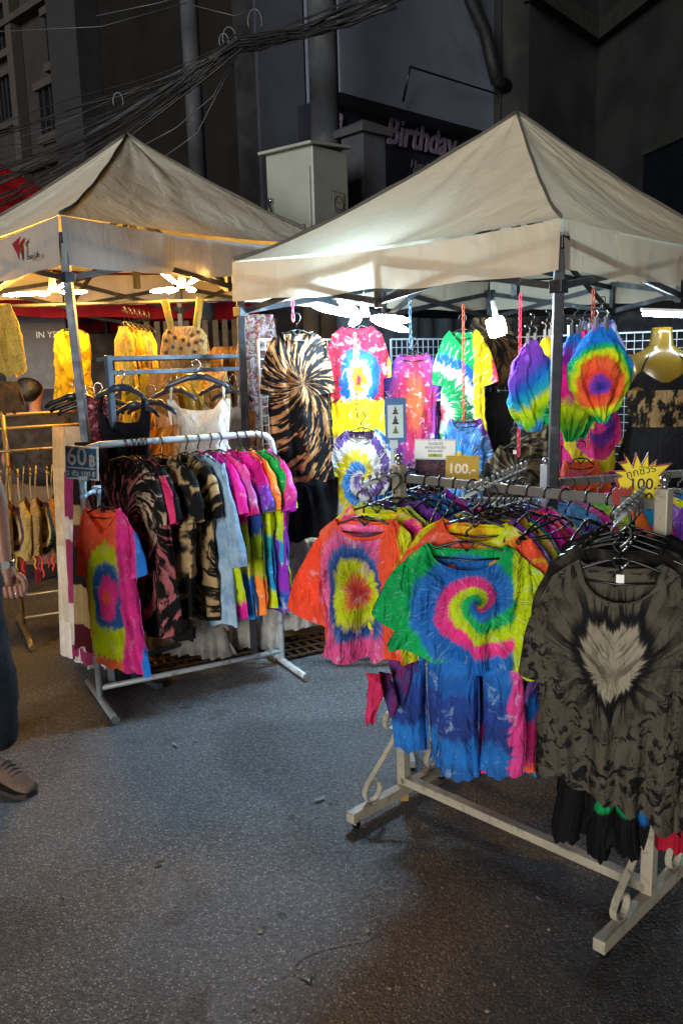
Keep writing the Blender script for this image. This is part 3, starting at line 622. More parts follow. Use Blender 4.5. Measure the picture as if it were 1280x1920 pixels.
# ruffled white skirts low behind the rack
ruf = [(190, 4.35, 1020, .20, 'white ruffled underskirt showing beneath the rose-rayed black tee'), (330, 4.5, 1010, .30, 'white tiered skirt hanging low behind the round-pipe rack'), (440, 4.6, 1000, .26, 'white frilled hem skirt below the washed blue long-sleeve'), (505, 4.7, 985, .22, 'white tiered ruffle skirt next to the rack end post'), (565, 4.85, 1005, .16, 'cream ruffle skirt under the plain black skirt')]
for px, Y, py, hw_, lab in ruf:
    for_top = at(px, py, Y); Lr = for_top.z-(.05 if px < 500 else .12 if px < 540 else .3)
    t = thing('ruffle_skirt', lab, 'skirt', for_top, math.radians(-20), 'white ruffled skirts')
    nT = 4
    for i in range(nT):
        z0 = -Lr*i/nT; rb_ = body_mb([(0, hw_*.82), (.3, hw_*.95), (1, hw_*1.05)], Lr/nT*1.12, lambda x: 0, lambda x: 0, .05+.012*i, 6, .01, .008, seed=int(px)+i*3, nu=90, nv=10)
        rb_.v = [(p[0], p[1]+.02*math.sin(p[0]*105+i*2.1+.8*math.sin(p[0]*31))*min(1, -p[2]/(Lr/nT)), p[2]) for p in rb_.v]; rb_.build('tier', M_RUF, t, world=False).location = (0, 0, z0)
# patchwork dresses at the left end
def patch(name, cols, L, seed): return dye(name, cols, 'bands', L=L, jag=.012, soft=.03, crink=.6, seed=seed, jbw=.12)
pt1 = patch('p_pink', ['#b8a084', '#b8a084', '#8a2a58', '#8a2a58', '#c4b8b0', '#94305c', '#94305c', '#94305c', '#c4b8b0', '#bdb0a4', '#8a2a58'], 1.3, 31)
pt2 = patch('p_mar', ['#1c1012', '#1c1012', '#1a1214', '#a38a5c', '#5a1a22', '#180e12', '#180e12', '#a38a5c', '#a38a5c', '#4c0e1c', '#4c0e1c'], 1.15, 32)
pt3 = patch('p_lace', ['#c2a070', '#d0b080', '#c8b090', '#d4c4b0', '#cbb9a4', '#d8ccc0'], 1.3, 33)
drape(at(118, 800, 4.5), math.radians(-35), [(0, .09), (.3, .11), (1, .17)], 1.30, pt3, 'cream lace dress hanging farthest out beside the tent leg', group=GD, amp=.015)
drape(at(137, 800, 4.34), math.radians(-35), [(0, .07), (.3, .09), (1, .14)], 1.26, pt1, 'patchwork dress in pink and cream tiers behind the 60 baht sign', group=GD, amp=.015)
drape(at(170, 830, 4.14), math.radians(-30), [(0, .11), (.3, .14), (1, .23)], 1.08, pt2, 'patchwork dress in black, khaki and maroon tiers behind the coral v-neck', group=GD, amp=.02)
drape(at(183, 745, 4.4), math.radians(-20), [(0, .07), (.3, .09), (1, .12)], .5, M_MAR, 'maroon speckled camisole between the tent leg and the twin-rail upright', name='camisole', cat='camisole', group=GD, amp=.02)
for i, (px, py) in enumerate([(120, 738), (132, 746), (148, 752), (162, 744)]):
    wide_hanger(at(px+22, py-26, 4.45+.06*i), math.radians(-20+5*i), ['dark broad hanger sticking out farthest past the tent leg', 'dark broad hanger over the lace dress', 'dark broad hanger over the pink patchwork dress', 'dark broad hanger over the maroon patchwork dress'][i], hwid=.19, m=M_BLK)

# ================================================================== FRONT RACK (cream scroll rack)
fF, fN = V(.20, 2.86, 0), V(.85, 2.19, 0); fd = (fN-fF).normalized(); fp = V(fd.y, -fd.x, 0)   # fp: toward camera-left
if fp.y > 0: fp = -fp
fk = thing('clothes_rack', 'cream square-tube rack with curled scroll braces and ball-pinned arms in the foreground', 'clothes rack', fF, 0, 'clothes racks')
FZ = 1.20
for G in (fF, fN):
    MB().bar(G+V(0, 0, .07), G+V(0, 0, FZ+.045), .036, up=fd).build('upright', M_CREAM, fk, bevel=.003)
    MB().tube([G+V(0, 0, FZ+.045), G+V(0, 0, FZ+.055)], .009, 8).ball(G+V(0, 0, FZ+.068), .014).build('finial', M_CHR, fk)
    MB().bar(G-fp*.24+V(0, 0, .05), G+fp*.28+V(0, 0, .05), .036, .038).build('foot', M_CREAM, fk, bevel=.003)
    for s in (-.22, .25):
        c = G+fp*s; MB().ball(c+V(0, 0, .016), .016, 12).tube([c+V(0, 0, .016), c+V(0, 0, .034)], .006).build('caster', M_BLK, fk)
    for s in (-1, 1):   # scrolls
        pts = []
        for k in range(15):
            a = -.4+k*(2*PI*.78)/14; r = .034-.0012*k; pts.append((.075+r*math.cos(PI-a)*1, .315+r*math.sin(PI-a)))
        top = [(.052+.033*math.cos(a), .345+.03*math.sin(a)) for a in np.linspace(-1.9, 3.9, 15)][::-1]
        top = [(.05+.030*math.cos(a), .335+.030*math.sin(a)) for a in np.linspace(PI*1.6, -.35, 14)]
        bot = [(.165+.034*math.cos(a), .108+.034*math.sin(a)) for a in np.linspace(PI*.98, PI*2.9, 15)]
        # S curve: top curl -> diagonal -> bottom curl
        top = [(.062+(.036-.010*max(0, (.6-k/13)))*math.cos(a), .335+(.036-.010*max(0, (.6-k/13)))*math.sin(a)) for k, a in enumerate(np.linspace(-PI*.75, PI, 14))]
        bot = [(.165+(.040-.012*max(0, k/15-.4))*math.cos(a), .112+(.040-.012*max(0, k/15-.4))*math.sin(a)) for k, a in enumerate(np.linspace(.1, -PI*1.7, 16))]
        crv = top+[(.032, .29), (.055, .255), (.105, .21), (.16, .165), (.19, .14)]+bot
        mb = MB(); P3 = [G+fp*(s*u)+V(0, 0, z) for u, z in crv]; P3 = [p+fd*.0 for p in P3]
        mb2 = MB(); hw_ = .010
        L1 = [p+fd*hw_ for p in P3]; L2 = [p-fd*hw_ for p in P3]; n_ = len(P3)
        for off in (0,):
            vs = []; 
            for i in range(n_):
                d = (P3[min(i+1, n_-1)]-P3[max(i-1, 0)]).normalized(); nn = d.cross(fd).normalized()*.0025
                vs += [L1[i]+nn, L2[i]+nn, L2[i]-nn, L1[i]-nn]
            fs = [(i*4+k, i*4+(k+1) % 4, (i+1)*4+(k+1) % 4, (i+1)*4+k) for i in range(n_-1) for k in range(4)]+[(0, 1, 2, 3), tuple(4*(n_-1)+k for k in (3, 2, 1, 0))]
            mb2.add(vs, fs, False)
        mb2.build('scroll_brace', M_CREAM, fk)
MB().bar(fF+V(0, 0, .088), fN+V(0, 0, .088), .036, .030).build('lower_beam', M_CREAM, fk, bevel=.003)
MB().bar(fF+fd*.018+V(0, 0, FZ), fN-fd*.018+V(0, 0, FZ), .020, .028).build('top_rail', M_RAIL, fk, bevel=.003)
MB().box(fF+fp*.0+V(0, 0, .0)+V(0, 0, .022), (.03, .03, .03)).build('wood_block', mat('wood_chip', '#8a6a34', .8), fk)
aD = V(-.47, -.88, 0).normalized()
def arm(c, n0, n1, z=FZ+.012):
    a = c+aD*n0; e = c-aD*n1; a = V(a.x, a.y, z-.0); e = V(e.x, e.y, z)
    MB().tube([a, e], .006, 8).build('pin_arm', M_WHITE, fk)
    n_ = int((n0+n1)/.05)
    for i in range(n_+1):
        p = a.lerp(e, i/n_); b = MB(); b.tube([p, p+V(0, 0, .018)], .003, 6); b.ball(p+V(0, 0, .022), .007, 8); b.build('ball_pin', M_CLR, fk)
    return a, e
aA = arm(fF, .28, .30); cB = fF.lerp(fN, .42); aB = arm(cB, .27, .36); cC = fF.lerp(fN, .93); aC = arm(cC, .36, .25)
AY = -28
GA = 'tie-dye tops on the foreground scroll rack'
m_ = dye('f_coral', ['#f0484c', '#ff7a50', LIME, '#d8e42c', NAVY, '#3a70b4', '#e060a0', '#f07ab0', CORAL, '#ff7458'], 'rings', c=(-.025, -.235), sc=(1.25, .75), turns=4.6, jag=.16, Fq=9, soft=.9, bleach='#f0c8d0', bfac=.5, crink=1.0, seed=41, trans=.3, side=((.055, '#ff5c38'), (.115, '#d8e628')), left=((-.15, '#ff5636'),), low=((-.40, '#f060a4'),), warp=.07)
def onarm(a, k, dz=0): p = a[0].lerp(a[1], k); return V(p.x, p.y, p.z+.008-.092+dz)
tee(onarm(aA, -.03)+V(.01, 0, -.02), math.radians(-14), .31, .46, m_, 'coral boxy top with a lime and navy eye, nearest on its arm', GA, sl=.29, sw=.16, ang=(27, 8), nw=.095, nd=.055, amp=.038, flare=1.02, band=dye('f_corband', [CORAL, '#e8482c'], 'blotch'), wend=.9, D=.06, folds=8)
colsA = [([MAG, PINK, LIME, '#d8c018'], 'pink top with a lime shoulder just behind the coral boxy top'), ([SKY, LIME, BLUE], 'blue and lime top third back behind the coral boxy top'), ([PURP, '#7a3ab0', '#b878d0'], 'violet top fourth back behind the coral boxy top'), ([BLUE, '#3a78c0', NAVY], 'mid-blue top fifth back behind the coral boxy top'), ([NAVY, '#2a4c8c', SKY], 'navy top sixth back behind the coral boxy top'), ([TEAL, BLUE], 'teal top seventh back behind the coral boxy top'), (['#c22a6c', PURP], 'crimson and violet top eighth back behind the coral boxy top')]
for i, (c_, lab) in enumerate(colsA):
    tee(onarm(aA, .17+i*.12), math.radians(AY+random.uniform(-6, 6)), .33, .43, dye('fa%d' % i, c_, 'blotch', scale=6, seed=50+i, crink=.8, bleach='#f0e4f0', bfac=.35, trans=.3), lab, GA, sl=.2, sw=.14, ang=22, nw=.09, nd=.05, amp=.02, hm=None)
# green spiral top
m_ = dye('f_green', [BLUE, '#1d6cc4', '#2a78cc', GREEN, '#10b860', '#b8dc14', LIME, PINK, '#f23a90'], 'spiral', c=(.04, -.155), sc=(1.0, 1.1), arms=-1, turns=2.2, lg=.36, jag=.08, Fq=11, soft=.6, bleach='#a8ccf0', bfac=.4, crink=1.0, seed=42, pos=.95, trans=.3, warp=.05, high=((-.028, GREEN),), left=((-.165, '#0eae58'),), side=((.135, LIME), (.235, '#ff5a50')))
gt = tee(onarm(aB, .03)+V(.0, 0, -.055), math.radians(-16), .37, .34, m_, 'green, blue and pink spiral top with a wide neckline, nearest on its arm', GA, sl=.21, sw=.19, ang=(30, 34), nw=.115, nd=.075, nb=.02, sd=.045, amp=.04, flare=1.22, D=.05, hemf=lambda s: -.035*s-.01, folds=8)
colsB = [([CORAL, '#e8502c', LIME], 'orange top just behind the green spiral top'), ([PURP, '#8a4ac0', NAVY], 'purple top second behind the green spiral top'), (['#f06a50', LIME, '#e85a7c'], 'salmon and lime top third behind the green spiral top'), ([BLUE, TEAL, GREEN], 'blue and teal top fourth behind the green spiral top'), ([MAG, '#b81c9c'], 'magenta top fifth behind the green spiral top'), ([PINK, '#f2603c'], 'pink and orange top sixth behind the green spiral top'), ([PURP, MAG, SKY], 'violet top seventh behind the green spiral top'), ([SKY, BLUE, LIME], 'sky blue top eighth behind the green spiral top')]
for i, (c_, lab) in enumerate(colsB):
    tee(onarm(aB, .14+i*.115, -.005*i), math.radians(AY+random.uniform(-5, 5)), .36, .40, dye('fb%d' % i, c_, 'blotch', scale=5, seed=60+i, crink=.8, bleach='#f0e4f0', bfac=.35, trans=.3), lab, GA, sl=.2, sw=.15, ang=24, nw=.10, nd=.06, amp=.02)
ordn = ['first', 'second', 'third', 'fourth', 'fifth', 'sixth', 'seventh', 'eighth', 'ninth', 'tenth', 'eleventh', 'twelfth']
for i in range(12):
    k = .05+.072*i+random.uniform(-.012, .012); p = fF.lerp(fN, k)
    wire_hanger(V(p.x, p.y, FZ+.018), math.atan2(fd.y, fd.x)+PI/2+random.uniform(-.5, .5), ordn[i]+' empty black hanger on the scroll rack rail counting from the far post', hwid=.16, drop=.045, group='empty hangers on the scroll rack rail')
# pants of the sets
m_p = dye('f_pants', ['#2a78d0', '#2468bc', '#2c4a9c', '#2a428c', '#2878cc', '#2c6cb8', '#2a4898'], 'bands', L=.50, seed=43, crink=1.0, bleach='#b8d4f4', bfac=.45, jag=.25, trans=.3, side=((.10, '#f04a9c'),))
m_p2 = dye('f_pants2', ['#2a5ca8', '#2a3a80', BLUE, PINK, '#e8408c', CORAL], 'bands', L=.5, tw=.35, seed=44, crink=1.0, trans=.3)
m_p3 = dye('f_pants3', [BLUE, LIME, LIME, TEAL, BLUE], 'bands', L=.5, tw=-.5, seed=45, crink=1.0, trans=.3)
def pants(P, yaw, w, L, m, label, legs=((-.5, .5, 1.0), (.5, .5, .94)), group='wide trousers on the scroll rack', amp=.012):
    CNT[0] += 1; t = thing('trousers', label, 'trousers', P, yaw, group)
    for i, (cx, hw_, l) in enumerate(legs):
        o = body_mb([(0, w*hw_*.9), (.3, w*hw_*.95), (1, w*hw_*1.0)], L*l, lambda x: 0, lambda x: 0, .045, 4, amp, .006, seed=CNT[0]*9+i, nu=30, nv=34, nwt=w*.4)
        o.v = [(p[0]+cx*w*(1+.12*(-p[2]/L)), p[1], p[2]) for p in o.v]; o.build('trouser_leg', m, t, world=False)
    MB().tube([(w*math.cos(a)*1.0, .03*math.sin(a), .0) for a in np.linspace(0, 2*PI, 25)[:-1]], .012, 8, .5, closed=True).build('waistband', m, t, world=False)
    return t
pants(at(900, 1225, 2.52), math.radians(-20), .135, .415, m_p, 'blue tie-dye trousers hanging under the green spiral top')
pants(at(800, 1205, 2.75), math.radians(-22), .12, .42, m_p, 'blue trousers half hidden behind the green spiral top and the rack post', legs=((-.5, .5, .92), (.5, .5, 1.0)))
pants(at(945, 1215, 2.66), math.radians(-22), .115, .44, m_p2, 'blue and pink trousers behind the plain blue trousers')
pants(at(965, 1210, 2.8), math.radians(-22), .10, .48, m_p3, 'blue and lime trousers at the back of the trouser row')
# knotted tie ends under the coral top
def tie(px, py, Y, L, m, label, w=.028, seed=0):
    rs = np.random.RandomState(seed); P = at(px, py, Y); t = thing('scarf_tie', label, 'scarf', P, math.radians(-20+rs.uniform(-20, 20)), 'tie ends hanging under the coral top')
    mb = body_mb([(0, w*.9), (.15, w*.75), (.4, w), (.7, w*.7), (.9, w*.35), (1, w*.06)], L, lambda x: 0, lambda x: 0, .014, 3, .01, .0, seed=seed, nu=12, nv=26)
    mb.v = [(p[0]+.012*math.sin(p[2]*22+seed), p[1], p[2]) for p in mb.v]; mb.build('cloth_end', m, t, world=False)
M_T1 = dye('tie_red', ['#c4183c', '#e03a70'], 'blotch', crink=1); M_T2 = dye('tie_plum', ['#5a1048', '#7a2468', '#3a4a90'], 'blotch', crink=1)
tie(697, 1262, 2.62, .185, M_T1, 'crimson tie end tapering below the coral top', .026, 3); tie(728, 1262, 2.68, .15, M_T2, 'plum tie end beside the crimson one', .028, 5)
tie(752, 1240, 2.72, .16, M_T2, 'broad plum tie end just in front of the rack post', .03, 8); tie(742, 1225, 2.76, .10, dye('tie_pk', ['#c2306c', '#8a3a88', '#2f5a94'], 'blotch', crink=1), 'pink and navy bunched tie above the plum ends', .045, 9)
tie(775, 1225, 2.74, .13, M_T2, 'dark plum tie end behind the rack post', .03, 12); tie(1000, 1240, 2.4, .14, M_T2, 'narrow plum strip dangling between the spiral top and the dark heart tee', .012, 14)
# heart tee
m_ = dye('f_heart', [BLK, '#4d473c', '#8f8775'], 'heart', c=(-.012, -.25), sc=(1.15, 1.1), crink=.7, seed=4, trans=.1)
tee(onarm(aC, .02)+V(.006, -.02, -.01), math.radians(-17), .345, .585, m_, 'dark grey crumple-dyed tee with a pale pleated heart on its chest', GA, sl=.25, sw=.17, ang=(15, 10), nw=.098, nd=.095, nb=.02, sd=.05, amp=.034, flare=1.0, D=.05, tagl=True, hemf=lambda s: .03*np.cos(s*2.6+.5)-.045*s, band=dye('f_hband', ['#3c3830', '#5d564b'], 'blotch'), wend=.9, folds=8)
m_dk = dye('f_dark', [BLK, '#1a1816', '#4a443b'], 'blotch', scale=8, seed=70); m_bk = dye('f_black', ['#08080a', '#0d0d10'], 'blotch', seed=71)
for i, (m, lab, W) in enumerate([(m_dk, 'charcoal crumple-dyed tee right behind the heart tee', .43), (m_bk, 'plain black tee second behind the heart tee', .42), (m_dk, 'charcoal mottled tee third behind the heart tee', .42), (m_bk, 'plain black tee fourth behind the heart tee', .44)]):
    tee(onarm(aC, .13+i*.1, .01), math.radians(AY+4*i), W*.86, .56, m, lab, GA, sl=.22, sw=.16, ang=14, nw=.095, nd=.07, amp=.018)
tee(at(1330, 1015, 2.2), math.radians(-20), .42, .62, m_bk, 'black long-sleeved top cut off by the right edge, beside the near rack post', GA, sl=.42, sw=.14, ang=(8, 8), nw=.1, amp=.018)
m_g1 = dye('f_dkpants', ['#0a8a4a', '#0a8a4a', '#08080a', '#08080a', '#08080a'], 'bands', L=.22, tw=-.1, seed=72, jag=.06); m_g2 = dye('f_dkpants2', ['#08080a', '#08080a', '#0b7a44', '#0b7a44', '#08080a', '#08080a', '#a8122c'], 'bands', L=.62, seed=73)
m_b3 = dye('f_dkpants3', ['#1460ac', '#1460ac', '#08080a', '#08080a'], 'bands', L=.24, seed=74)
pants(at(1100, 1440, 2.06), math.radians(-20), .075, .20, m_bk, 'black trouser hems showing below the heart tee', amp=.007)
pants(at(1155, 1455, 2.03), math.radians(-15), .06, .22, m_g1, 'green to black trouser hems under the heart tee', amp=.006)
pants(at(1186, 1450, 2.06), math.radians(-15), .04, .20, m_b3, 'blue to black trouser hems under the heart tee', amp=.006)
pants(at(1322, 1180, 2.05), math.radians(-15), .085, .60, m_g2, 'black trousers with a green band and red hem at the right edge', amp=.014)

# ================================================================== RIGHT STALL: walls, lamps, hung pieces
M_GRID = mat('white_wire', '#b9bcc4', .4, .3); M_BACK = mat('black_backdrop', '#0d0c10', .9, bump=.3, bs=6)
w1, w2, w3 = A1+V(.1, .1, 0), A3-V(.05, .12, 0), A2+V(-.1, -.05, 0)
def wire_grid(a, b, z0, z1, label):
    t = thing('wire_grid_panel', label, 'grid panel', a, 0, 'white wire grid panels'); mb = MB(); L = (b-a).length; n_ = int(L/.05); d = (b-a)/n_
    for i in range(n_+1): p = a+d*i; mb.bar(p+V(0, 0, z0), p+V(0, 0, z1), .004 if 0 < i < n_ else .01)
    k = int((z1-z0)/.05)
    nrm = (b-a).normalized().cross(V(0, 0, 1))*.004
    for j in range(k+1): z = z0+(z1-z0)*j/k; mb.bar(a+nrm+V(0, 0, z), b+nrm+V(0, 0, z), .004 if 0 < j < k else .01)
    mb.build('wire_mesh', M_GRID, t)
    for p in (a, b): MB().bar(p+V(0, 0, .0), p+V(0, 0, z0), .014).build('support_leg', M_GRID, t)
wire_grid(w1, w1.lerp(w2, .48), .5, 1.72, 'white wire grid behind the rayed black tee and red spiral tee')
wire_grid(w1.lerp(w2, .52), w2, .5, 1.72, 'white wire grid behind the crumple-dyed pink tee')
wire_grid(w2+V(.08, -.08, 0), w2.lerp(w3, .48), .5, 1.72, 'white wire grid in the far corner of the tie-dye stall')
wire_grid(w2.lerp(w3, .52), w3, .5, 1.72, 'white wire grid behind the mannequin')
# backdrop cloth behind grids
def backdrop(a, b, z1, label, off=.12, z0=.12):
    nrm = (b-a).normalized().cross(V(0, 0, 1)); 
    if nrm.dot((a+b)/2-V(.985, 4.75, 0)) < 0: nrm = -nrm
    nu_, nv_ = 60, 6; P = []
    for j in range(nv_):
        for i in range(nu_):
            s = i/(nu_-1); p = a.lerp(b, s)+nrm*(off+.018*math.sin(s*50)+.012*math.sin(s*23)); P.append((p.x, p.y, lerp(z1, z0, j/(nv_-1))))
    o = MB().grid(P, nu_, nv_).build('backdrop_cloth', M_BACK); tag(o, label, 'curtain', 'black backdrop cloths')
backdrop(w1.lerp(w2, .35), w2+V(.1, .1, 0), 1.86, 'black cloth behind the wire grids on the tie-dye stall side')
backdrop(w2+V(-.1, .1, 0), w3+V(.2, 0, 0), 1.86, 'black cloth hung behind the mannequin and wire grids')
GW = 'tie-dye shirts hung on the stall wall'
def wtee(px, py, Y, wpx, lpx, m, label, yaw=0, chn=None, **k):
    P = at(px, py, Y); W = wpx*Y/F/math.cos(math.radians(yaw)) if True else 0; L = lpx*Y/F
    return tee(P, math.radians(yaw), W, L, m, label, GW, **k)
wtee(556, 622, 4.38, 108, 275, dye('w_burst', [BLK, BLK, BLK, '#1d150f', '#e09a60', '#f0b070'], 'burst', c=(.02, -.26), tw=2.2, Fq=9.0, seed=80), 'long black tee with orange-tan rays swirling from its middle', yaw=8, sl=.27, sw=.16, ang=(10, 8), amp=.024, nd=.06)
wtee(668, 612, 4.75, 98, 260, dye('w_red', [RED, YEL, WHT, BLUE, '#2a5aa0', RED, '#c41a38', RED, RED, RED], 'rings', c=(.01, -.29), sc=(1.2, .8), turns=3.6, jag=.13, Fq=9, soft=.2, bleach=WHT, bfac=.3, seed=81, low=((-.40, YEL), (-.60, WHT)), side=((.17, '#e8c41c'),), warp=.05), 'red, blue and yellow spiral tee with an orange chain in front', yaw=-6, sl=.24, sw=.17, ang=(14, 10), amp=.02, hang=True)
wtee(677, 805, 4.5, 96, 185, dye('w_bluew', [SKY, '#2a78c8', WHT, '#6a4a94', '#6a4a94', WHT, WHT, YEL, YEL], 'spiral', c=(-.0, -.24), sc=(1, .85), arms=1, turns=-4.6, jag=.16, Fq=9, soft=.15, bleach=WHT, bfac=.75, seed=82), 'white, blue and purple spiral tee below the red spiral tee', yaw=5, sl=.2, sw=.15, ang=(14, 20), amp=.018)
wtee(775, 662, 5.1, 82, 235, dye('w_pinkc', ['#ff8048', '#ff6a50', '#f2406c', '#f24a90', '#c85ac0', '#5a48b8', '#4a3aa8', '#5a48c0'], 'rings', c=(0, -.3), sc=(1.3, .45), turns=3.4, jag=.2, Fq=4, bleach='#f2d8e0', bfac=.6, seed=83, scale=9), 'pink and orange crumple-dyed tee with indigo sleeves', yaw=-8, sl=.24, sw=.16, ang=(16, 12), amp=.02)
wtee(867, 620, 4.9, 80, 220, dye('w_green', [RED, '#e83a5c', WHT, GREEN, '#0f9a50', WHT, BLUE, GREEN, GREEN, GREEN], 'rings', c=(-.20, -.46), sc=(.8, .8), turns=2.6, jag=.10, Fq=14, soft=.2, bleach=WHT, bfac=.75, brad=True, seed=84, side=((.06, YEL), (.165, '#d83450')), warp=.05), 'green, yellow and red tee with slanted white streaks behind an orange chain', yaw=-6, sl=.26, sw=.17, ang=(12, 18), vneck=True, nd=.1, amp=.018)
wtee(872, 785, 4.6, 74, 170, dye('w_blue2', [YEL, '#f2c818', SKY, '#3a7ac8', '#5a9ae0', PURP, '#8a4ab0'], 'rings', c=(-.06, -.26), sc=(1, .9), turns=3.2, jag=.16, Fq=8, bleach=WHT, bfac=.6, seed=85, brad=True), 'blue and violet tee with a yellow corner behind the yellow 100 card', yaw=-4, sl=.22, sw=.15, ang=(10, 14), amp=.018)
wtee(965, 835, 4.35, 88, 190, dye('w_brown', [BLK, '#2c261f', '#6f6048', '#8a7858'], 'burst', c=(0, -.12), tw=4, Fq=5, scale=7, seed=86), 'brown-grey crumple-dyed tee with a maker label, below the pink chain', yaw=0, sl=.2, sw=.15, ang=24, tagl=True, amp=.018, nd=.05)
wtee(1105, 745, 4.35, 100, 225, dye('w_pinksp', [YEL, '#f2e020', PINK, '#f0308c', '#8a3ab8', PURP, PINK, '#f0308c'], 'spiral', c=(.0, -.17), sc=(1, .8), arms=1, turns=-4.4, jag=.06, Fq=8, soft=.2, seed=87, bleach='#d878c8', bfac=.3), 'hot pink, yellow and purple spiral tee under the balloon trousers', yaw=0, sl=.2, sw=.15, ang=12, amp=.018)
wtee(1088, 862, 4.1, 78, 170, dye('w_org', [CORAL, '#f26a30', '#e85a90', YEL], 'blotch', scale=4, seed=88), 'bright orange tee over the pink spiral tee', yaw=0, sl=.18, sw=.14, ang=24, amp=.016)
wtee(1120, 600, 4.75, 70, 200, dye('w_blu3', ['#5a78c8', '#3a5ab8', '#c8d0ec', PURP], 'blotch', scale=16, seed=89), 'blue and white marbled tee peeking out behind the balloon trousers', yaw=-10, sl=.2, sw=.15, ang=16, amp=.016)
# dark pieces
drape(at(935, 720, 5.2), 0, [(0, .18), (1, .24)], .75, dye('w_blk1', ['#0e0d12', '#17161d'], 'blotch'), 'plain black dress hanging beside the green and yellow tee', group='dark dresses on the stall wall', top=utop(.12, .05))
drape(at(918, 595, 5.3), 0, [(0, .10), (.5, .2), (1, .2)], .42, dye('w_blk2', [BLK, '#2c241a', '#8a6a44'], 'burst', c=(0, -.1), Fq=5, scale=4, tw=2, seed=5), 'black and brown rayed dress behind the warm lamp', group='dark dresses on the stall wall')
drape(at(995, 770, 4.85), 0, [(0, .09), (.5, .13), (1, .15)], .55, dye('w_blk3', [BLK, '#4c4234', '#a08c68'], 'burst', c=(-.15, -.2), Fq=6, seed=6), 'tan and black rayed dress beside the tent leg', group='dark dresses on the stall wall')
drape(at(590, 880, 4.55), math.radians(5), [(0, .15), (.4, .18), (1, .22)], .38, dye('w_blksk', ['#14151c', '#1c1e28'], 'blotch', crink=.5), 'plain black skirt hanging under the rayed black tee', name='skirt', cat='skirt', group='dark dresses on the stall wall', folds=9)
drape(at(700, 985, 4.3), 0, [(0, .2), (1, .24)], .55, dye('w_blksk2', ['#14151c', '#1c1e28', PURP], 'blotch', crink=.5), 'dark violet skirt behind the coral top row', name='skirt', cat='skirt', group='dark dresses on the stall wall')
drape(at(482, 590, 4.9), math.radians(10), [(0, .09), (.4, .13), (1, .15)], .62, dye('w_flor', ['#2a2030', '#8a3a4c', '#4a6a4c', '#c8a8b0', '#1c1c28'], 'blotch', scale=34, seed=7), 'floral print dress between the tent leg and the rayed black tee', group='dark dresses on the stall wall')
# balloon trousers on clips
def balloon(P, yaw, w, L, m, label, seed):
    t = thing('balloon_trousers', label, 'trousers', P, yaw, 'balloon trousers clipped up by the tent leg')
    prof = [(0, w*.22), (.06, w*.30), (.2, w*.62), (.38, w*.93), (.5, w), (.66, w*.88), (.84, w*.5), (.96, w*.2), (1, w*.1)]
    mb = body_mb(prof, L, lambda x: 0, lambda x: 0, .055, 10, .024, .0, seed=seed, nu=44, nv=44)
    soften(mb.build('body', m, t, world=False), .04)
    for s in (-1, 1):
        MB().bar((s*w*.15, 0, -.02), (s*w*.15, 0, .035), .012, .02).tube([(s*w*.15, 0, .03), (s*w*.15+.01, 0, .05), (s*w*.15, 0, .065)], .0025, 5).build('clip', M_CLR, t, world=False)
    MB().tube([(-w*.3, 0, .065), (w*.3, 0, .065)], .0035, 6).tube([(0, 0, .065), (0, 0, .085), (.015, 0, .095), (.012, 0, .115), (-.008, 0, .115)], .003, 6).build('clip_bar', M_BLK, t, world=False)
b_ = .6
balloon(at(996, 640, 3.75), math.radians(20), .118, .385, dye('h1', ['#8a4ac8', '#6a4ac0', BLUE, TEAL, LIME, '#7ac020', '#1f8ad0', '#5a2ab0'], 'bands', L=.46, tw=.9, seed=90, jag=.1, soft=.8, crink=.8), 'purple, blue and green balloon trousers clipped next to the tent leg', 5)
balloon(at(1025, 632, 3.95), math.radians(30), .10, .4, dye('h1b', [YEL, ORG, LIME, GREEN], 'bands', L=.4, seed=94, crink=.8), 'yellow and orange balloon trousers behind the tent leg', 9)
balloon(at(1076, 625, 3.75), math.radians(-25), .115, .47, dye('h2', [BLUE, '#8a1ca0', MAG, MAG, LIME, '#6ab020', GREEN], 'bands', L=.5, seed=91, jag=.1, soft=.8, crink=.8), 'magenta and lime balloon trousers left of the coiled blue pair', 6)
balloon(at(1095, 622, 3.9), math.radians(0), .09, .48, dye('h3', [PINK, '#d03a90', TEAL, GREEN], 'bands', L=.48, seed=92, crink=.8), 'pink and green balloon trousers squeezed between two brighter pairs', 7)
balloon(at(1126, 610, 3.58), math.radians(-5), .138, .40, dye('h4', ['#3a3ab0', PURP, '#e8482c', '#f2603a', '#e86a30', LIME, GREEN, '#1a78d8', '#1a78d8', '#1a78d8', MAG], 'rings', c=(-.01, -.24), sc=(1, .85), turns=4.3, jag=.07, Fq=4, soft=.8, seed=93, crink=.8), 'blue balloon trousers with an orange and green coiled heart', 8)
# chains
chain(at(665, 622, 4.6), .46, M_CHO, 'orange chain hanging in front of the red spiral tee'); chain(at(868, 570, 4.55), .61, M_CHO, 'orange chain hanging in front of the green and yellow tee')
chain(at(975, 548, 4.25), .80, M_CHP, 'pink-red chain dropping beside the warm lamp'); chain(at(768, 560, 4.7), .26, M_CHK, 'steel-blue chain over the pink crumple-dyed tee')
chain(at(1112, 540, 3.9), .17, M_CHO, 'short orange chain over the balloon trousers'); chain(at(548, 560, 4.35), .10, M_CHP, 'short red chain over the rayed black tee')
chain(at(1103, 790, 4.1), .12, M_CHO, 'short orange chain above the orange tee')
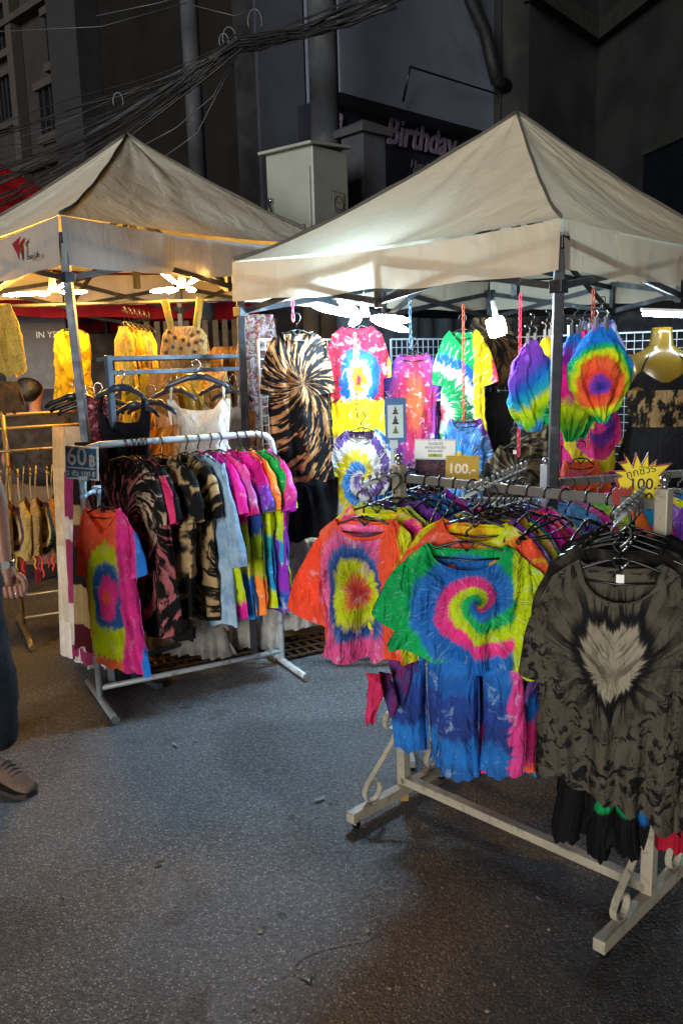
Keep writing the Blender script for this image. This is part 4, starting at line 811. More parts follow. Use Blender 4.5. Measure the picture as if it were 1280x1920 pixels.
# ---- lamps
E_COOL = emit('cool_led', (.50, .77, 1.0), 165); E_COOL2 = emit('cool_led_tube', (.66, .85, 1.0), 26); E_WARM = emit('warm_bulb', (1.0, .78, .48), 26); E_YEL = emit('yellow_led', (1.0, .50, .08), 230)
M_LH = mat('lamp_housing', '#c8ccd0', .4)
def blade_lamp(P, dirs, label, E, L=.2, r=.02, group='folding blade lamps'):
    t = thing('blade_lamp', label, 'lamp', P, 0, group)
    MB().tube([P+V(0, 0, .09), P+V(0, 0, .03), P], [.014, .022, .03], 12).build('lamp_base', M_LH, t)
    MB().tube([P+V(0, 0, .18), P+V(0, 0, .09)], .003, 6).build('cord', M_BLK, t)
    for d in dirs:
        d = Vector(d); l = d.length; d.normalize(); q = P+d*.035; n_ = 7
        MB().tube([q+d*l*i/(n_-1) for i in range(n_)], [r*.35, r*.85, r, r, r, r*.85, r*.3], 10, .5).build('led_blade', E, t)
LP = at(683, 594, 4.27)
blade_lamp(LP, [(-.22, -.02, .05), (-.10, -.05, .06), (.19, .02, -.02), (.18, -.05, -.065), (-.06, -.1, -.03)], 'glaring cool-white folding lamp under the front edge of the tie-dye tent', E_COOL, r=.019)
YP = at(100, 548, 4.95)
blade_lamp(YP, [(-.25, .0, -.008), (.15, .02, .0), (-.02, -.12, -.02), (.07, .05, .06)], 'yellow folding lamp over the yellow vest dress', E_YEL, r=.011)
YP2 = at(342, 540, 4.9)
blade_lamp(YP2, [(-.11, .0, .09), (.11, .02, .07), (-.05, -.08, -.02), (.06, -.05, -.015), (-.15, .02, -.01)], 'yellow folding lamp above the sunflower crochet top', E_YEL, r=.012)
YP3 = at(-60, 560, 5.8)
TP = at(1255, 590, 4.2)
t = thing('tube_lamp', 'cool-white tube lamp above the mannequin at the right edge', 'lamp', TP)
MB().tube([TP+V(-.13, 0, .01), TP+V(.35, 0, -.02)], .013, 12).build('tube', E_COOL2, t); MB().bar(TP+V(-.14, 0, .028), TP+V(.36, 0, -.002), .03, .014).build('batten', M_LH, t)
BP = at(930, 613, 4.0); t = thing('flood_bulb', 'warm square-faced bulb hanging by the green and yellow tee', 'lamp', BP)
b = MB(); b.box((0, 0, 0), (.088, .05, .092), Matrix.Rotation(-.25, 3, 'Y') @ Matrix.Rotation(.25, 3, 'Z')); b.v = [tuple(Vector(p)+BP) for p in b.v]; b.build('glowing_face', E_WARM, t, bevel=.02)
MB().tube([BP+V(0, .02, .045), BP+V(-.01, .03, .12)], .012, 8).build('socket', M_LH, t)
# chain hook bars
# ---- mannequin
MP = at(1240, 612, 4.35); MP.z -= .335
M_MAN = mat('yellow_gloss', '#4c3a0c', .2, var=.05); mq = thing('mannequin', 'glossy mustard half-torso mannequin wearing a black halter dress', 'mannequin', (MP.x, MP.y, 0), math.radians(-8))
b = MB(); sec = [(-.60, .15, .10), (-.45, .16, .105), (-.3, .145, .10), (-.2, .13, .095), (-.1, .145, .10), (0, .165, .115), (.08, .175, .11), (.15, .185, .095), (.19, .165, .08), (.215, .10, .065), (.24, .06, .055), (.30, .052, .05), (.33, .05, .048)]
P = []; n_ = 32
for z, a, d in sec:
    for k in range(n_):
        an = 2*PI*k/n_; P.append((a*np.sign(math.cos(an))*abs(math.cos(an))**.85, d*math.sin(an), MP.z+z))
P2 = P
b.add(P, [(j*n_+k, j*n_+(k+1) % n_, (j+1)*n_+(k+1) % n_, (j+1)*n_+k) for j in range(len(sec)-1) for k in range(n_)]+[tuple((len(sec)-1)*n_+k for k in range(n_))], True)
for s in (-1, 1): b.tube([(s*.13, 0, MP.z+.165), (s*.18, 0, MP.z+.135), (s*.205, 0, MP.z+.085), (s*.21, 0, MP.z+.05)], [.045, .05, .043, .03], 14)
b.build('torso', M_MAN, mq, world=False)
MB().tube([(0, 0, 0.02), (0, 0, MP.z-.55)], .014, 10).lathe([(.001, .035), (.16, .03), (.17, .0)], n=24).build('stand', M_CHR, mq, world=False)
hd = thing('halter_dress', 'black halter dress with a tan rayed waist band, worn by the mustard mannequin', 'dress', (MP.x, MP.y, MP.z), math.radians(-8))
def ring_mesh(rows, n_=48, ruf=0, ph=0):
    P = []
    for z, a, d in rows:
        for k in range(n_):
            an = 2*PI*k/n_; r = 1+ruf*math.sin(k*3.1+ph)*max(0, -z)*2; P.append((a*r*np.sign(math.cos(an))*abs(math.cos(an))**.85, d*r*math.sin(an), z))
    return MB().add(P, [(j*n_+k, j*n_+(k+1) % n_, (j+1)*n_+(k+1) % n_, (j+1)*n_+k) for j in range(len(rows)-1) for k in range(n_)], True)
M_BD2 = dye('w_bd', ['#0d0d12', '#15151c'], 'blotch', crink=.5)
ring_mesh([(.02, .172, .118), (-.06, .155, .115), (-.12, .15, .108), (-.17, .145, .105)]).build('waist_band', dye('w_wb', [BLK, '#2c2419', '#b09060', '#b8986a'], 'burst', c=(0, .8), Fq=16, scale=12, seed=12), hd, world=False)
ring_mesh([(-.165, .148, .108), (-.26, .175, .13), (-.42, .205, .15), (-.65, .24, .17)], ruf=.06).build('skirt', M_BD2, hd, world=False)
b = MB()
n_ = 24; P = []
for j in range(12):
    v = j/11
    for i in range(n_):
        an = -PI*1.0*i/(n_-1); x = math.cos(an); a_ = lerp(.178, .152, v); d_ = lerp(.118, .112, v)
        ztop = .05+.12*(abs(x)**1.0) if abs(x) < .62 else .124-(abs(x)-.62)*.3
        z = lerp(ztop, .01, v); q = np.sign(x)*abs(x)**.85
        P.append((a_*q, d_*math.sin(an)-.004, z))
b.grid(P, n_, 12)
b.build('bodice', M_BD2, hd, world=False)
for s in (-1, 1): MB().tube([(s*.112, -.102, .12), (s*.09, -.085, .17), (s*.062, -.06, .205), (s*.05, 0, .235)], .004, 6).build('strap', M_BD2, hd, world=False)

# ================================================================== second rack inside tie-dye stall
s0, s1 = at(1030, 905, 3.55), at(1330, 900, 3.75); sz = s0.z-.0
r2 = thing('clothes_rack', 'grey-railed rack inside the tie-dye stall, behind the starburst price card', 'clothes rack', (s0.x, s0.y, 0), 0, 'clothes racks')
MB().bar(s0-V(.02, 0, 0), V(s1.x, s1.y, sz), .025, .03).build('top_rail', M_RAIL, r2)
for p in (s0-V(.02, 0, 0), V(s1.x, s1.y, sz)):
    MB().bar((p.x, p.y, .0), (p.x, p.y, sz+.08), .032).build('upright', M_WHITE, r2, bevel=.003); MB().ball((p.x, p.y, sz+.095), .016).build('finial', M_CHR, r2)
    MB().bar((p.x+.1, p.y+.22, .02), (p.x-.1, p.y-.22, .02), .032).build('foot', M_WHITE, r2, bevel=.003)
cols2 = [([SKY, '#5ab0e8', PURP], 'sky and violet'), (['#8a3ac0', PINK, SKY], 'violet and pink'), ([LIME, GREEN, SKY], 'lime and green'), ([CORAL, '#f28a30', PINK], 'coral and amber'), ([BLUE, TEAL], 'blue and teal'), ([MAG, '#e8409c'], 'magenta'), ([PURP, '#9a5ad8'], 'violet'), ([YEL, LIME, PINK], 'yellow and pink'), ([SKY, NAVY], 'sky and navy'), ([PINK, CORAL], 'pink and coral'), (['#3a9ad8', LIME], 'azure and lime'), ([PURP, MAG], 'purple and magenta')]
orn = ['first', 'second', 'third', 'fourth', 'fifth', 'sixth', 'seventh', 'eighth', 'ninth', 'tenth', 'eleventh', 'twelfth']
for i, (c_, nm) in enumerate(cols2):
    p = s0.lerp(V(s1.x, s1.y, sz), .04+.92*i/(len(cols2)-1))
    tee(V(p.x, p.y, sz+.014-.092), math.radians(-48+random.uniform(-8, 8)), .42, .6, dye('sr%d' % i, c_, 'blotch', scale=6, seed=100+i, bleach='#f0e8f0', bfac=.35), nm+' tee, '+orn[i]+' along the grey rail behind the starburst card', 'tie-dye tees on the grey-railed rack', sl=.2, sw=.15, ang=22, nw=.085, nd=.06, amp=.018, hm=M_CLR if i % 3 == 0 else None)
# crumpled small tops between the groups (behind rail of scroll rack)
cols3 = [([MAG, BLK, '#8a1a6c'], 'magenta and black top bunched behind the sign cards'), ([BLUE, SKY], 'royal blue top bunched behind the sign cards'), ([CORAL, RED], 'red-orange top bunched behind the sign cards'), ([SKY, PURP, '#d8a0d8'], 'pale violet top bunched behind the sign cards'), ([NAVY, MAG], 'navy and magenta top bunched behind the sign cards')]
q0, q1 = at(805, 935, 3.3), at(960, 940, 3.45)
r3 = thing('clothes_rack', 'low white rail with bunched tops just behind the scroll rack', 'clothes rack', (q0.x, q0.y, 0), 0, 'clothes racks')
MB().tube([q0-V(.1, 0, 0), q1+V(.1, 0, 0)], .012, 10).build('top_rail', M_WHITE, r3)
for p in (q0-V(.1, 0, 0), q1+V(.1, 0, 0)):
    MB().bar((p.x, p.y, .0), (p.x, p.y, p.z), .026).build('upright', M_WHITE, r3); MB().bar((p.x, p.y+.2, .02), (p.x, p.y-.2, .02), .026).build('foot', M_WHITE, r3)
for i, (c_, lab) in enumerate(cols3):
    p = q0.lerp(q1, i/4); tee(V(p.x, p.y, p.z-.078), math.radians(-35+12*i), .34, .42, dye('cr%d' % i, c_, 'blotch', scale=8, seed=120+i), lab, 'bunched tops on the low white rail', sl=.16, sw=.13, ang=30, nw=.08, nd=.05, amp=.03)

# ---- cards and signs around the scroll rack
M_CARD = mat('card_blue', '#1f5c96', .35, var=.05); M_PALE = mat('card_pale', '#b4c8cc', .5); M_OCH = mat('card_ochre', '#a88a12', .5, var=.08); M_YC = mat('card_yellow', '#d0bc16', .5, var=.06); M_BRN = mat('card_brown', '#7c2c28', .6)
def card(name, P, yaw, roll, w, h, m, label, cat, rim=None, group='cards and signs over the scroll rack'):
    t = thing(name, label, cat, P, yaw, group); Mf = frame(P, yaw, 0, roll); b = MB(); b.box((0, 0, 0), (w, .004, h)); b.v = [tuple(Mf @ Vector(p)) for p in b.v]; b.build('panel', m, t, bevel=.0015)
    return t, Mf
def flat(t, Mf, name, x, z, w, h, m, d=.0045):
    b = MB(); b.box((x, -d, z), (w, .002, h)); b.v = [tuple(Mf @ Vector(p)) for p in b.v]; return b.build(name, m, t)
Y_ = 3.05
c1, Mf = card('picture_card', at(741, 788, Y_), math.radians(-4), .0, .076, .160, M_CARD, 'blue card picturing three small seated statues, standing above the coral top row', 'picture card')
flat(c1, Mf, 'print_area', 0, -.004, .056, .118, M_PALE)
M_ST = mat('statue_print', '#2c2a20', .6); M_STG = mat('statue_print_green', '#56601c', .6)
for (z, s, mm) in ((.034, 1.0, M_ST), (0, 1.15, M_ST), (-.035, 1.0, M_STG)):
    o_ = [(-.011, -.012), (.011, -.012), (.009, -.006), (.004, -.003), (.008, .001), (.0035, .004), (.003, .009), (.0, .017), (-.003, .009), (-.0035, .004), (-.008, .001), (-.004, -.003), (-.009, -.006)]
    MB().poly([(x*s, q*s+z) for x, q in o_], .001, Mf @ Matrix.Translation((0, -.0062, 0))).build('statue_print', mm, c1)
MB().box(at(738, 832, Y_), (.03, .02, .03)).bar(at(738, 838, Y_), at(736, 880, Y_), .016).box(at(740, 872, Y_), (.04, .03, .02)).build('stand_clip', M_PALE, c1, bevel=.002)
c2, Mf = card('payment_card', at(815, 862, 3.0), math.radians(-3), math.radians(2), .148, .148, M_PALE, 'payment notice card with a small photo strip, behind the ochre 100 card', 'notice card')
flat(c2, Mf, 'notice_panel', 0, .038, .142, .062, M_SW); flat(c2, Mf, 'green_strip', .0, .016, .05, .012, mat('card_lime', '#9aa83c', .5), .006); flat(c2, Mf, 'photo_strip', 0, -.032, .142, .066, dye('c_photo', ['#3a3038', '#6a4a54', '#2a2a34', '#7a6a78'], 'blotch', scale=40), .0045)
for k_, s_ in enumerate(('โอนเงินได้', 'สแกนจ่ายเงิน', 'พร้อมเพย์')):
    text('notice_text', s_, .014, Mf @ Matrix.Translation((0, -.0062, .058-.013*k_)), mat('ink_navy', '#23264a', .6), c2, ext=.0004)
text('notice_number', '90.-', .010, Mf @ Matrix.Translation((0, -.0082, .016)), M_INK, c2, ext=.0004)
c3, Mf = card('price_card', at(866, 886, 2.9), math.radians(-5), math.radians(2), .116, .116, M_OCH, 'plain ochre card reading 100, clipped over the scroll rack', 'price card')
text('price', '100.-', .047, Mf @ Matrix.Translation((-.002, -.0035, .012)), mat('pale_ink', '#ddd6c0', .5), c3, ext=.0006, bold=.0012)
c4 = thing('starburst_card', 'yellow starburst card reading 100 with a dark red rim, near the front rack post', 'price card', at(1200, 905, 2.3), math.radians(-6), 'cards and signs over the scroll rack')
Mf = frame(at(1203, 900, 2.3), math.radians(-6))
def star(k, rs):
    base = [(1167, 853), (1183, 880), (1190, 852), (1200, 876), (1212, 852), (1214, 878), (1229, 866), (1227, 877), (1257, 873), (1235, 896), (1250, 902), (1236, 908), (1250, 918), (1234, 925), (1246, 938), (1228, 948), (1160, 948), (1156, 915), (1151, 902), (1163, 896), (1145, 886), (1170, 886), (1157, 870), (1171, 868)]
    cx, cz = 1203, 905; return [(((x-cx)*k)*2.3/F, -((y-cz)*k)*2.3/F) for x, y in base]
MB().poly(star(1, 0), .004, Mf).build('rim', M_BRN, c4); MB().poly(star(.88, 0), .003, Mf @ Matrix.Translation((0, -.003, 0))).build('panel', M_YC, c4)
text('heading', 'ถูกชัวร์', .030, Mf @ Matrix.Translation((-.006, -.006, .024)) @ Matrix.Rotation(-.25, 4, 'Y'), M_INK, c4, ext=.0006)
text('price', '100.-', .044, Mf @ Matrix.Translation((.008, -.006, -.012)), M_INK, c4, ext=.0006, bold=.0004)
text('second_price', '100.-', .044, Mf @ Matrix.Translation((.008, -.006, -.052)), M_INK, c4, ext=.0006, bold=.0006)
c5 = thing('pointing_hand_cutout', 'dark red pointing-hand cutout stuck at the foot of the starburst card', 'cutout', at(1165, 925, 2.27), 0, 'cards and signs over the scroll rack')
hp_ = [(1147, 940), (1147, 920), (1153, 913), (1158, 917), (1163, 912), (1168, 917), (1172, 914), (1174, 919), (1182, 911), (1186, 914), (1177, 931), (1179, 944), (1168, 950), (1155, 948)]
MB().poly([((x-1165)*2.27/F, -(y-925)*2.27/F) for x, y in hp_], .004, frame(at(1165, 925, 2.27), math.radians(-6))).build('hand_shape', mat('hand_red', '#8c2420', .6), c5)
bc = thing('binder_clip', 'teal binder clip with steel loops under the payment notice card', 'clip', at(831, 908, 2.92))
MB().poly([(-.018, -.01), (.018, -.01), (.018, .01), (-.018, .01)], .016, frame(at(831, 905, 2.92))).build('clip_body', mat('teal_paint', '#2c7c7a', .35), bc, bevel=.003)
b = MB()
for s in (-1, 1): b.tube([at(831, 910, 2.92)+V(s*.012, 0, 0), at(831, 930, 2.92)+V(s*.004, 0, 0), at(831, 940, 2.92)+V(s*.010, -.005, 0)], .0012, 5)
b.build('wire_handle', M_CHR, bc)

# ================================================================== LEFT STALL
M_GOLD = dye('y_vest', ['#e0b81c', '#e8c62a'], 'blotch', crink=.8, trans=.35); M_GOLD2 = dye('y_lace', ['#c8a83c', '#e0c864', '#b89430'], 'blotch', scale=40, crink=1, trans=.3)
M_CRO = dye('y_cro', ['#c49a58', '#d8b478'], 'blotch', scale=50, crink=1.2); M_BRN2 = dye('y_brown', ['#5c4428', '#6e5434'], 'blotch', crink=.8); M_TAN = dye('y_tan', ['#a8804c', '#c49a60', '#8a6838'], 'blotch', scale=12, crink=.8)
GLS = 'clothes hung under the yellow-lit tent'
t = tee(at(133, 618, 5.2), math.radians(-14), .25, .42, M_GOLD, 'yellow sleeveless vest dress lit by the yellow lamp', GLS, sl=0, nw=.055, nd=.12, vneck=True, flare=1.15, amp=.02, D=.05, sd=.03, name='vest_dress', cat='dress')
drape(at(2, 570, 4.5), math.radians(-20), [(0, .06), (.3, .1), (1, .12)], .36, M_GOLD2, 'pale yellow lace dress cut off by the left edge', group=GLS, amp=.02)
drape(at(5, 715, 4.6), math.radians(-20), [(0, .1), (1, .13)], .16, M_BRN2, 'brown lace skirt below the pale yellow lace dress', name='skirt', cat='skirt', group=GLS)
# sunflower crochet top
sf = thing('knitted_vest', 'sand crochet top with dark sunflowers and wide straps under the yellow lamp', 'top', at(345, 612, 4.75), math.radians(-5), GLS)
body_mb([(0, .085), (.2, .125), (.6, .135), (1, .14)], .24, lambda x: -.045+.05*abs(x)/.085 if abs(x) < .085 else 0, lambda x: 0, .03, 4, .008, seed=4, nwt=.08).build('body', M_CRO, sf, world=False)
for s in (-1, 1):
    MB().tube([(s*.07, -.004, -.01), (s*.085, 0, .07), (s*.10, .0, .15)], .02, 8, .25).build('strap', M_GOLD2, sf, world=False)
M_SFD = mat('flower_dark', '#3c1e0c', .8); M_SFC = mat('flower_petal', '#7a5a18', .8)
for i, (x, z) in enumerate([(-.075, -.03), (-.045, -.06), (.0, -.075), (.05, -.05), (.085, -.035), (-.095, -.075), (-.06, -.11), (-.015, -.12), (.03, -.10), (.07, -.09), (.1, -.08), (-.1, -.14), (.0, -.17), (.06, -.14), (-.05, -.17)]):
    pts = []
    for k in range(20): r = .014 if k % 2 else .008; pts.append((x+r*math.cos(PI*k/10), z+r*math.sin(PI*k/10)))
    MB().poly(pts, .003, Matrix.Translation((0, -.034-.0, 0))).build('flower', M_SFD, sf, world=False)
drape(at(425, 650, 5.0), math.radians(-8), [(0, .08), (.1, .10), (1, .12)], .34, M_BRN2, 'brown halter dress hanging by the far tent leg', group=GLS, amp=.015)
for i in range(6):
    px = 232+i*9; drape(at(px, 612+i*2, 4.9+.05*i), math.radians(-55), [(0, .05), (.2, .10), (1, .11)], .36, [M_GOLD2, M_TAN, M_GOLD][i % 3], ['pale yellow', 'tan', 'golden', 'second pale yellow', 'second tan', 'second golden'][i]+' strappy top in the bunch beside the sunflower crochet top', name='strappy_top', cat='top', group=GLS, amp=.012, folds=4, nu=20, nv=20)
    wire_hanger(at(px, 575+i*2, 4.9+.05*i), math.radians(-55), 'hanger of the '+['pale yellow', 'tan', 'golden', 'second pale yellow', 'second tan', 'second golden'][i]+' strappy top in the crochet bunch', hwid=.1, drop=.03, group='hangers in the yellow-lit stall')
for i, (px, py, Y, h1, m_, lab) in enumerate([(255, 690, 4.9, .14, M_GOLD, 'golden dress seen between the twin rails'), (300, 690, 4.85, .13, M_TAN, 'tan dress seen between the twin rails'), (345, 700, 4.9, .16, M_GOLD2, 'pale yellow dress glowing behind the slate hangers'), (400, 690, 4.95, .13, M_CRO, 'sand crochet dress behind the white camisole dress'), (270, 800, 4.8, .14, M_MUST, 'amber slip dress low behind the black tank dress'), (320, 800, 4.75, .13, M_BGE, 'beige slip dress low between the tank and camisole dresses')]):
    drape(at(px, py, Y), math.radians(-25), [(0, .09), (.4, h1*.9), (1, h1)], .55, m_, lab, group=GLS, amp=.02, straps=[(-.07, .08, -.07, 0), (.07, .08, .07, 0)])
# rail that carries them
hz = at(232, 566, 5.0).z
a_, b_ = at(-80, 560, 5.1), at(470, 566, 5.05)
o = MB().tube([V(a_.x, a_.y, hz+.0), V(b_.x, b_.y, hz)], .011, 10).build('hanging_rail', M_BRACE); tag(o, 'dark rail slung under the yellow-lit tent carrying crochet tops', 'rail')
# gilt rack at left
g0, g1 = V(-1.97, 4.98, 0), V(-1.05, 5.45, 0); gr = thing('clothes_rack', 'gilt-looking metal rack full of crochet halters beyond the passer-by', 'clothes rack', g0, 0, 'clothes racks'); gdir = (g1-g0).normalized(); gp = V(gdir.y, -gdir.x, 0)
zr1, zr2, zr3 = at(60, 775, 5.1).z, at(60, 800, 5.1).z, at(60, 838, 5.1).z
for g_ in (g0, g1):
    MB().tube([g_+V(0, 0, .04), g_+V(0, 0, zr1+.03)], .015, 10).build('upright', M_BRASS, gr); MB().tube([g_-gp*.28+V(0, 0, .02), g_-gp*.2+V(0, 0, .05), g_+gp*.28+V(0, 0, .05), g_+gp*.38+V(0, 0, .02)], .018, 10).build('foot', M_BRASS, gr)
for z in (zr1, zr2, .24, .10): MB().tube([g0-gdir*.5*(z > .5)+V(0, 0, z), g1+V(0, 0, z)], .011, 10).build('rail', M_BRASS, gr)
MB().tube([g0-gdir*.5+gp*.12+V(0, 0, zr3), g1+gp*.12+V(0, 0, zr3)], .009, 10).build('rail', M_BRASS, gr)
for g_ in (g0, g1, g0-gdir*.5): MB().tube([g_+V(0, 0, zr2), g_+gp*.12+V(0, 0, zr3)], .008, 8).build('rail_bracket', M_BRASS, gr)
MH = mat('gold_lit_hanger', '#3a2c18', .3, .3)
M_GR1 = dye('g_sq1', ['#3a2c4c', '#8a8250', '#5c3a1c', '#c2a868', '#2c3a3a', '#a8641c'], 'rings', c=(0, -.16), sc=(1.2, .8), turns=6.5, jag=.03, Fq=3, soft=.05, crink=1.2)
M_GR2 = dye('g_sq2', ['#a8701c', '#4a4a60', '#c8b070', '#5a3a50', '#b89c58'], 'rings', c=(0, -.15), sc=(1.2, .8), turns=7, jag=.03, Fq=3, soft=.05, crink=1.2)
M_GR3 = dye('g_cream', ['#c8ac70', '#b09050', '#dcc48c'], 'blotch', scale=60, crink=1.2)
names_h = ['first', 'second', 'third', 'fourth', 'fifth', 'sixth', 'seventh', 'eighth', 'ninth', 'tenth', 'eleventh', 'twelfth', 'thirteenth', 'fourteenth', 'fifteenth', 'sixteenth']
for i in range(16):
    k = -.30+i*.078; p = g0.lerp(g1, k)+gp*.12; p = V(p.x, p.y, zr3+.009)
    wire_hanger(p, math.radians(-58+random.uniform(-5, 5)), names_h[i]+' hanger along the gilt rack counting from the passer-by', hwid=.17, drop=.055, m=MH, group='hangers on the gilt rack')
    if i not in (2, 4, 6, 8, 10, 12):
        drape(p+V(0, 0, -.29), math.radians(-50), [(0, .08), (.25, .12), (.6, .11), (1, .09)], .30+.02*(i % 3), [M_GR3, M_CRO, M_GOLD2, M_TAN][i % 4], ['cream', 'sand', 'pale yellow', 'tan'][i % 4]+' knitted halter on the '+names_h[i]+' hanger of the gilt rack', name='halter_vest', cat='top', group='crochet halters on the gilt rack', amp=.01, top=vtop(.07, .07), straps=[(-.05, .18, -.065, -.0), (.05, .18, .065, 0)], strapm=M_GR3, sr=.007, nu=20, nv=20)
    if i in (2, 4, 6, 8, 10, 12):
        mm = [M_GR3, M_GR2, M_GR1, M_GR1, M_GR3, M_TAN][(2, 4, 6, 8, 10, 12).index(i)]
        lab = {2: 'cream crochet halter nearest the passer-by', 4: 'ochre-eyed granny square halter on the gilt rack', 6: 'purple granny square halter in the middle of the gilt rack', 8: 'granny square halter ending in a point on the gilt rack', 10: 'cream mesh halter next to the lace dress', 12: 'tan crochet halter at the far end of the gilt rack'}[i]
        drape(p+V(0, 0, -.30), math.radians(-35), [(0, .08), (.25, .125), (.6, .115), (1, .015 if i in (6, 8) else .10)], .33, mm, lab, name='halter_vest', cat='top', group='crochet halters on the gilt rack', amp=.008, top=vtop(.07, .07), straps=[(-.05, .19, -.065, -.0), (.05, .19, .065, 0)], strapm=M_GR3, sr=.008)
for i, (px, c_, l) in enumerate([(40, '#c2341c', .20), (65, '#d89018', .11), (72, '#8a2c48', .13), (78, '#d83a1c', .16), (90, '#9a3a48', .1), (98, '#e0401c', .12), (28, '#c8a850', .18)]):
    P = at(px, 1015 if i in (0, 6) else 1035, 4.95); o = MB().tube([P+V(.006*math.sin(k*1.7+i), 0, -l*k/8) for k in range(9)], [.007, .008, .006, .008, .006, .007, .006, .006, .003], 6, .6).build('tassel_string', mat('tassel_'+c_[1:], c_, .9)); tag(o, ['long red', 'amber looped', 'plum', 'vermilion', 'dusty rose', 'bright red', 'cream'][i]+' tassel string dangling under the crochet halters', 'tassel', 'tassel strings under the crochet halters')
pants(at(82, 985, 5.0), math.radians(-30), .095, .16, M_TAN, 'tan knitted shorts hanging on the gilt rack', legs=((-.5, .5, 1.0), (.5, .5, 1.05)), group='shorts on the gilt rack')
# dim panel behind the gilt rack, banner
o = MB().box(V(-2.2, 6.25, .45), (1.6, .03, .62)).build('stall_counter_panel', mat('ochre_panel', '#6e4a18', .7, var=.3, vs=3)); tag(o, 'low ochre wooden panel behind the gilt rack', 'panel')
bn = thing('banner', 'dull grey banner hanging in the gloom behind the yellow vest dress', 'banner', at(60, 660, 8.5))
P = at(68, 660, 8.4); MB().box(P, (.62, .02, .72)).build('cloth', mat('banner_grey', '#5c5e60', .8), bn); text('banner_text', 'IN YSL', .085, frame(P+V(.14, -.014, .16)), M_SW, bn)
# dark backs of other stalls, behind
o = MB().box(V(-1.5, 10.5, 1.0), (7, .1, 2.0)).build('stall_partition', mat('partition_brown', '#2a231c', .8, var=.4, vs=2, bump=.3, bs=3)); tag(o, 'dark brown stall partition in the gloom behind the yellow-lit tent', 'partition')
MBc = MB()
for i in range(14): x = -1.75+i*.09; MBc.box((x, 8.0+.02*math.sin(i*2), 1.35), (.05, .03, 1.3))
o = MBc.build('striped_curtain', mat('curtain_stripe', '#4c443a', .9)); tag(o, 'brown striped curtain far behind the yellow vest dress', 'curtain')

# ================================================================== people
M_SK = mat('skin', '#8a5f4c', .55, var=.1, vs=20); M_JN = mat('dark_denim', '#0d131c', .85, var=.25, vs=14, bump=.5, bs=60); M_JN2 = mat('light_denim', '#3c5570', .85)
M_SH = mat('pink_suede', '#6e564a', .85, var=.35, vs=26, bump=.6, bs=90); M_SOLE = mat('tan_sole', '#2c2622', .85); M_HAIR = mat('dark_hair', '#0d0908', .5, bump=.6, bs=80); M_TOP = mat('maroon_top', '#38171c', .8, bump=.4, bs=20)
def skin(name, V_, E_, m, parent, lv=2, label=None):
    """V_: list of (Vector, radius|(rx,ry)); one continuous skinned surface per chain"""
    inv = wmat(parent).inverted(); me = bpy.data.meshes.new(name); me.from_pydata([tuple(inv @ Vector(v[0])) for v in V_], E_, []); me.update()
    o = bpy.data.objects.new(name, me); COL.objects.link(o); o.parent = parent; me.materials.append(m)
    sk = o.modifiers.new('skin', 'SKIN'); sk.use_smooth_shade = True
    me.skin_vertices or None
    if not me.skin_vertices: me.attributes  # layer appears with the modifier
    lay = me.skin_vertices[0].data if me.skin_vertices else None
    if lay is None:
        bpy.context.view_layer.objects.active = o; bpy.ops.mesh.customdata_skin_add(); lay = me.skin_vertices[0].data
    seen = set(); adj = {}
    for a, b in E_: adj.setdefault(a, []).append(b); adj.setdefault(b, []).append(a)
    for i, v in enumerate(V_):
        r = v[1]; lay[i].radius = r if isinstance(r, tuple) else (r, r); lay[i].use_root = False
    for i in range(len(V_)):
        if i in seen: continue
        lay[i].use_root = True; st = [i]
        while st:
            k = st.pop()
            if k in seen: continue
            seen.add(k); st += adj.get(k, [])
    sb = o.modifiers.new('sub', 'SUBSURF'); sb.levels = lv; sb.render_levels = lv
    return o
# passer-by: mostly outside the frame, walking
ft = onz(8, 1478, 0)      # front shoe
px0 = V(ft.x-.10, ft.y+.02, 0)
pb = thing('person', 'passer-by in dark baggy jeans and dusty pink shoes, wearing a wristwatch and ring', 'person', (px0.x, px0.y, 0))
W_ = at(16, 1062, 3.02); Hn = at(27, 1112, 3.02)
hipc = V(W_.x-.27, 3.1, .93); 
sh = V(hipc.x+.17, 3.02, 1.42); el = V(hipc.x+.235, 3.06, 1.14)
Vv = [(hipc, (.15, .11)), (hipc+V(0, 0, .16), (.125, .095)), (hipc+V(0, 0, .33), (.145, .10)), (hipc+V(0, 0, .47), (.13, .08)), (hipc+V(0, 0, .545), (.052, .052)), (hipc+V(0, -.01, .60), (.05, .055)), (hipc+V(0, -.015, .68), (.075, .092)), (hipc+V(0, -.01, .765), (.07, .085)),
      (sh, .05), (el, .040), (W_+V(-.012, 0, .03), .026), (lerp(W_, Hn, .55), (.034, .02)),
      (hipc+V(-.17, 0, .47), .05), (hipc+V(-.22, .03, .2), .04), (hipc+V(-.23, -.02, -.03), .026), (hipc+V(-.23, -.03, -.11), (.034, .02)),
      (hipc+V(.09, 0, -.06), .088), (V(ft.x-.05, ft.y+.03, .50), .058), (V(ft.x-.06, ft.y+.06, .10), .036),
      (hipc+V(-.09, 0, -.06), .088), (V(hipc.x-.1, 3.15, .50), .058), (V(hipc.x-.1, 3.3, .12), .036)]
Ee = [(0, 1), (1, 2), (2, 3), (3, 4), (4, 5), (5, 6), (6, 7), (3, 8), (8, 9), (9, 10), (10, 11), (3, 12), (12, 13), (13, 14), (14, 15), (0, 16), (16, 17), (17, 18), (0, 19), (19, 20), (20, 21)]
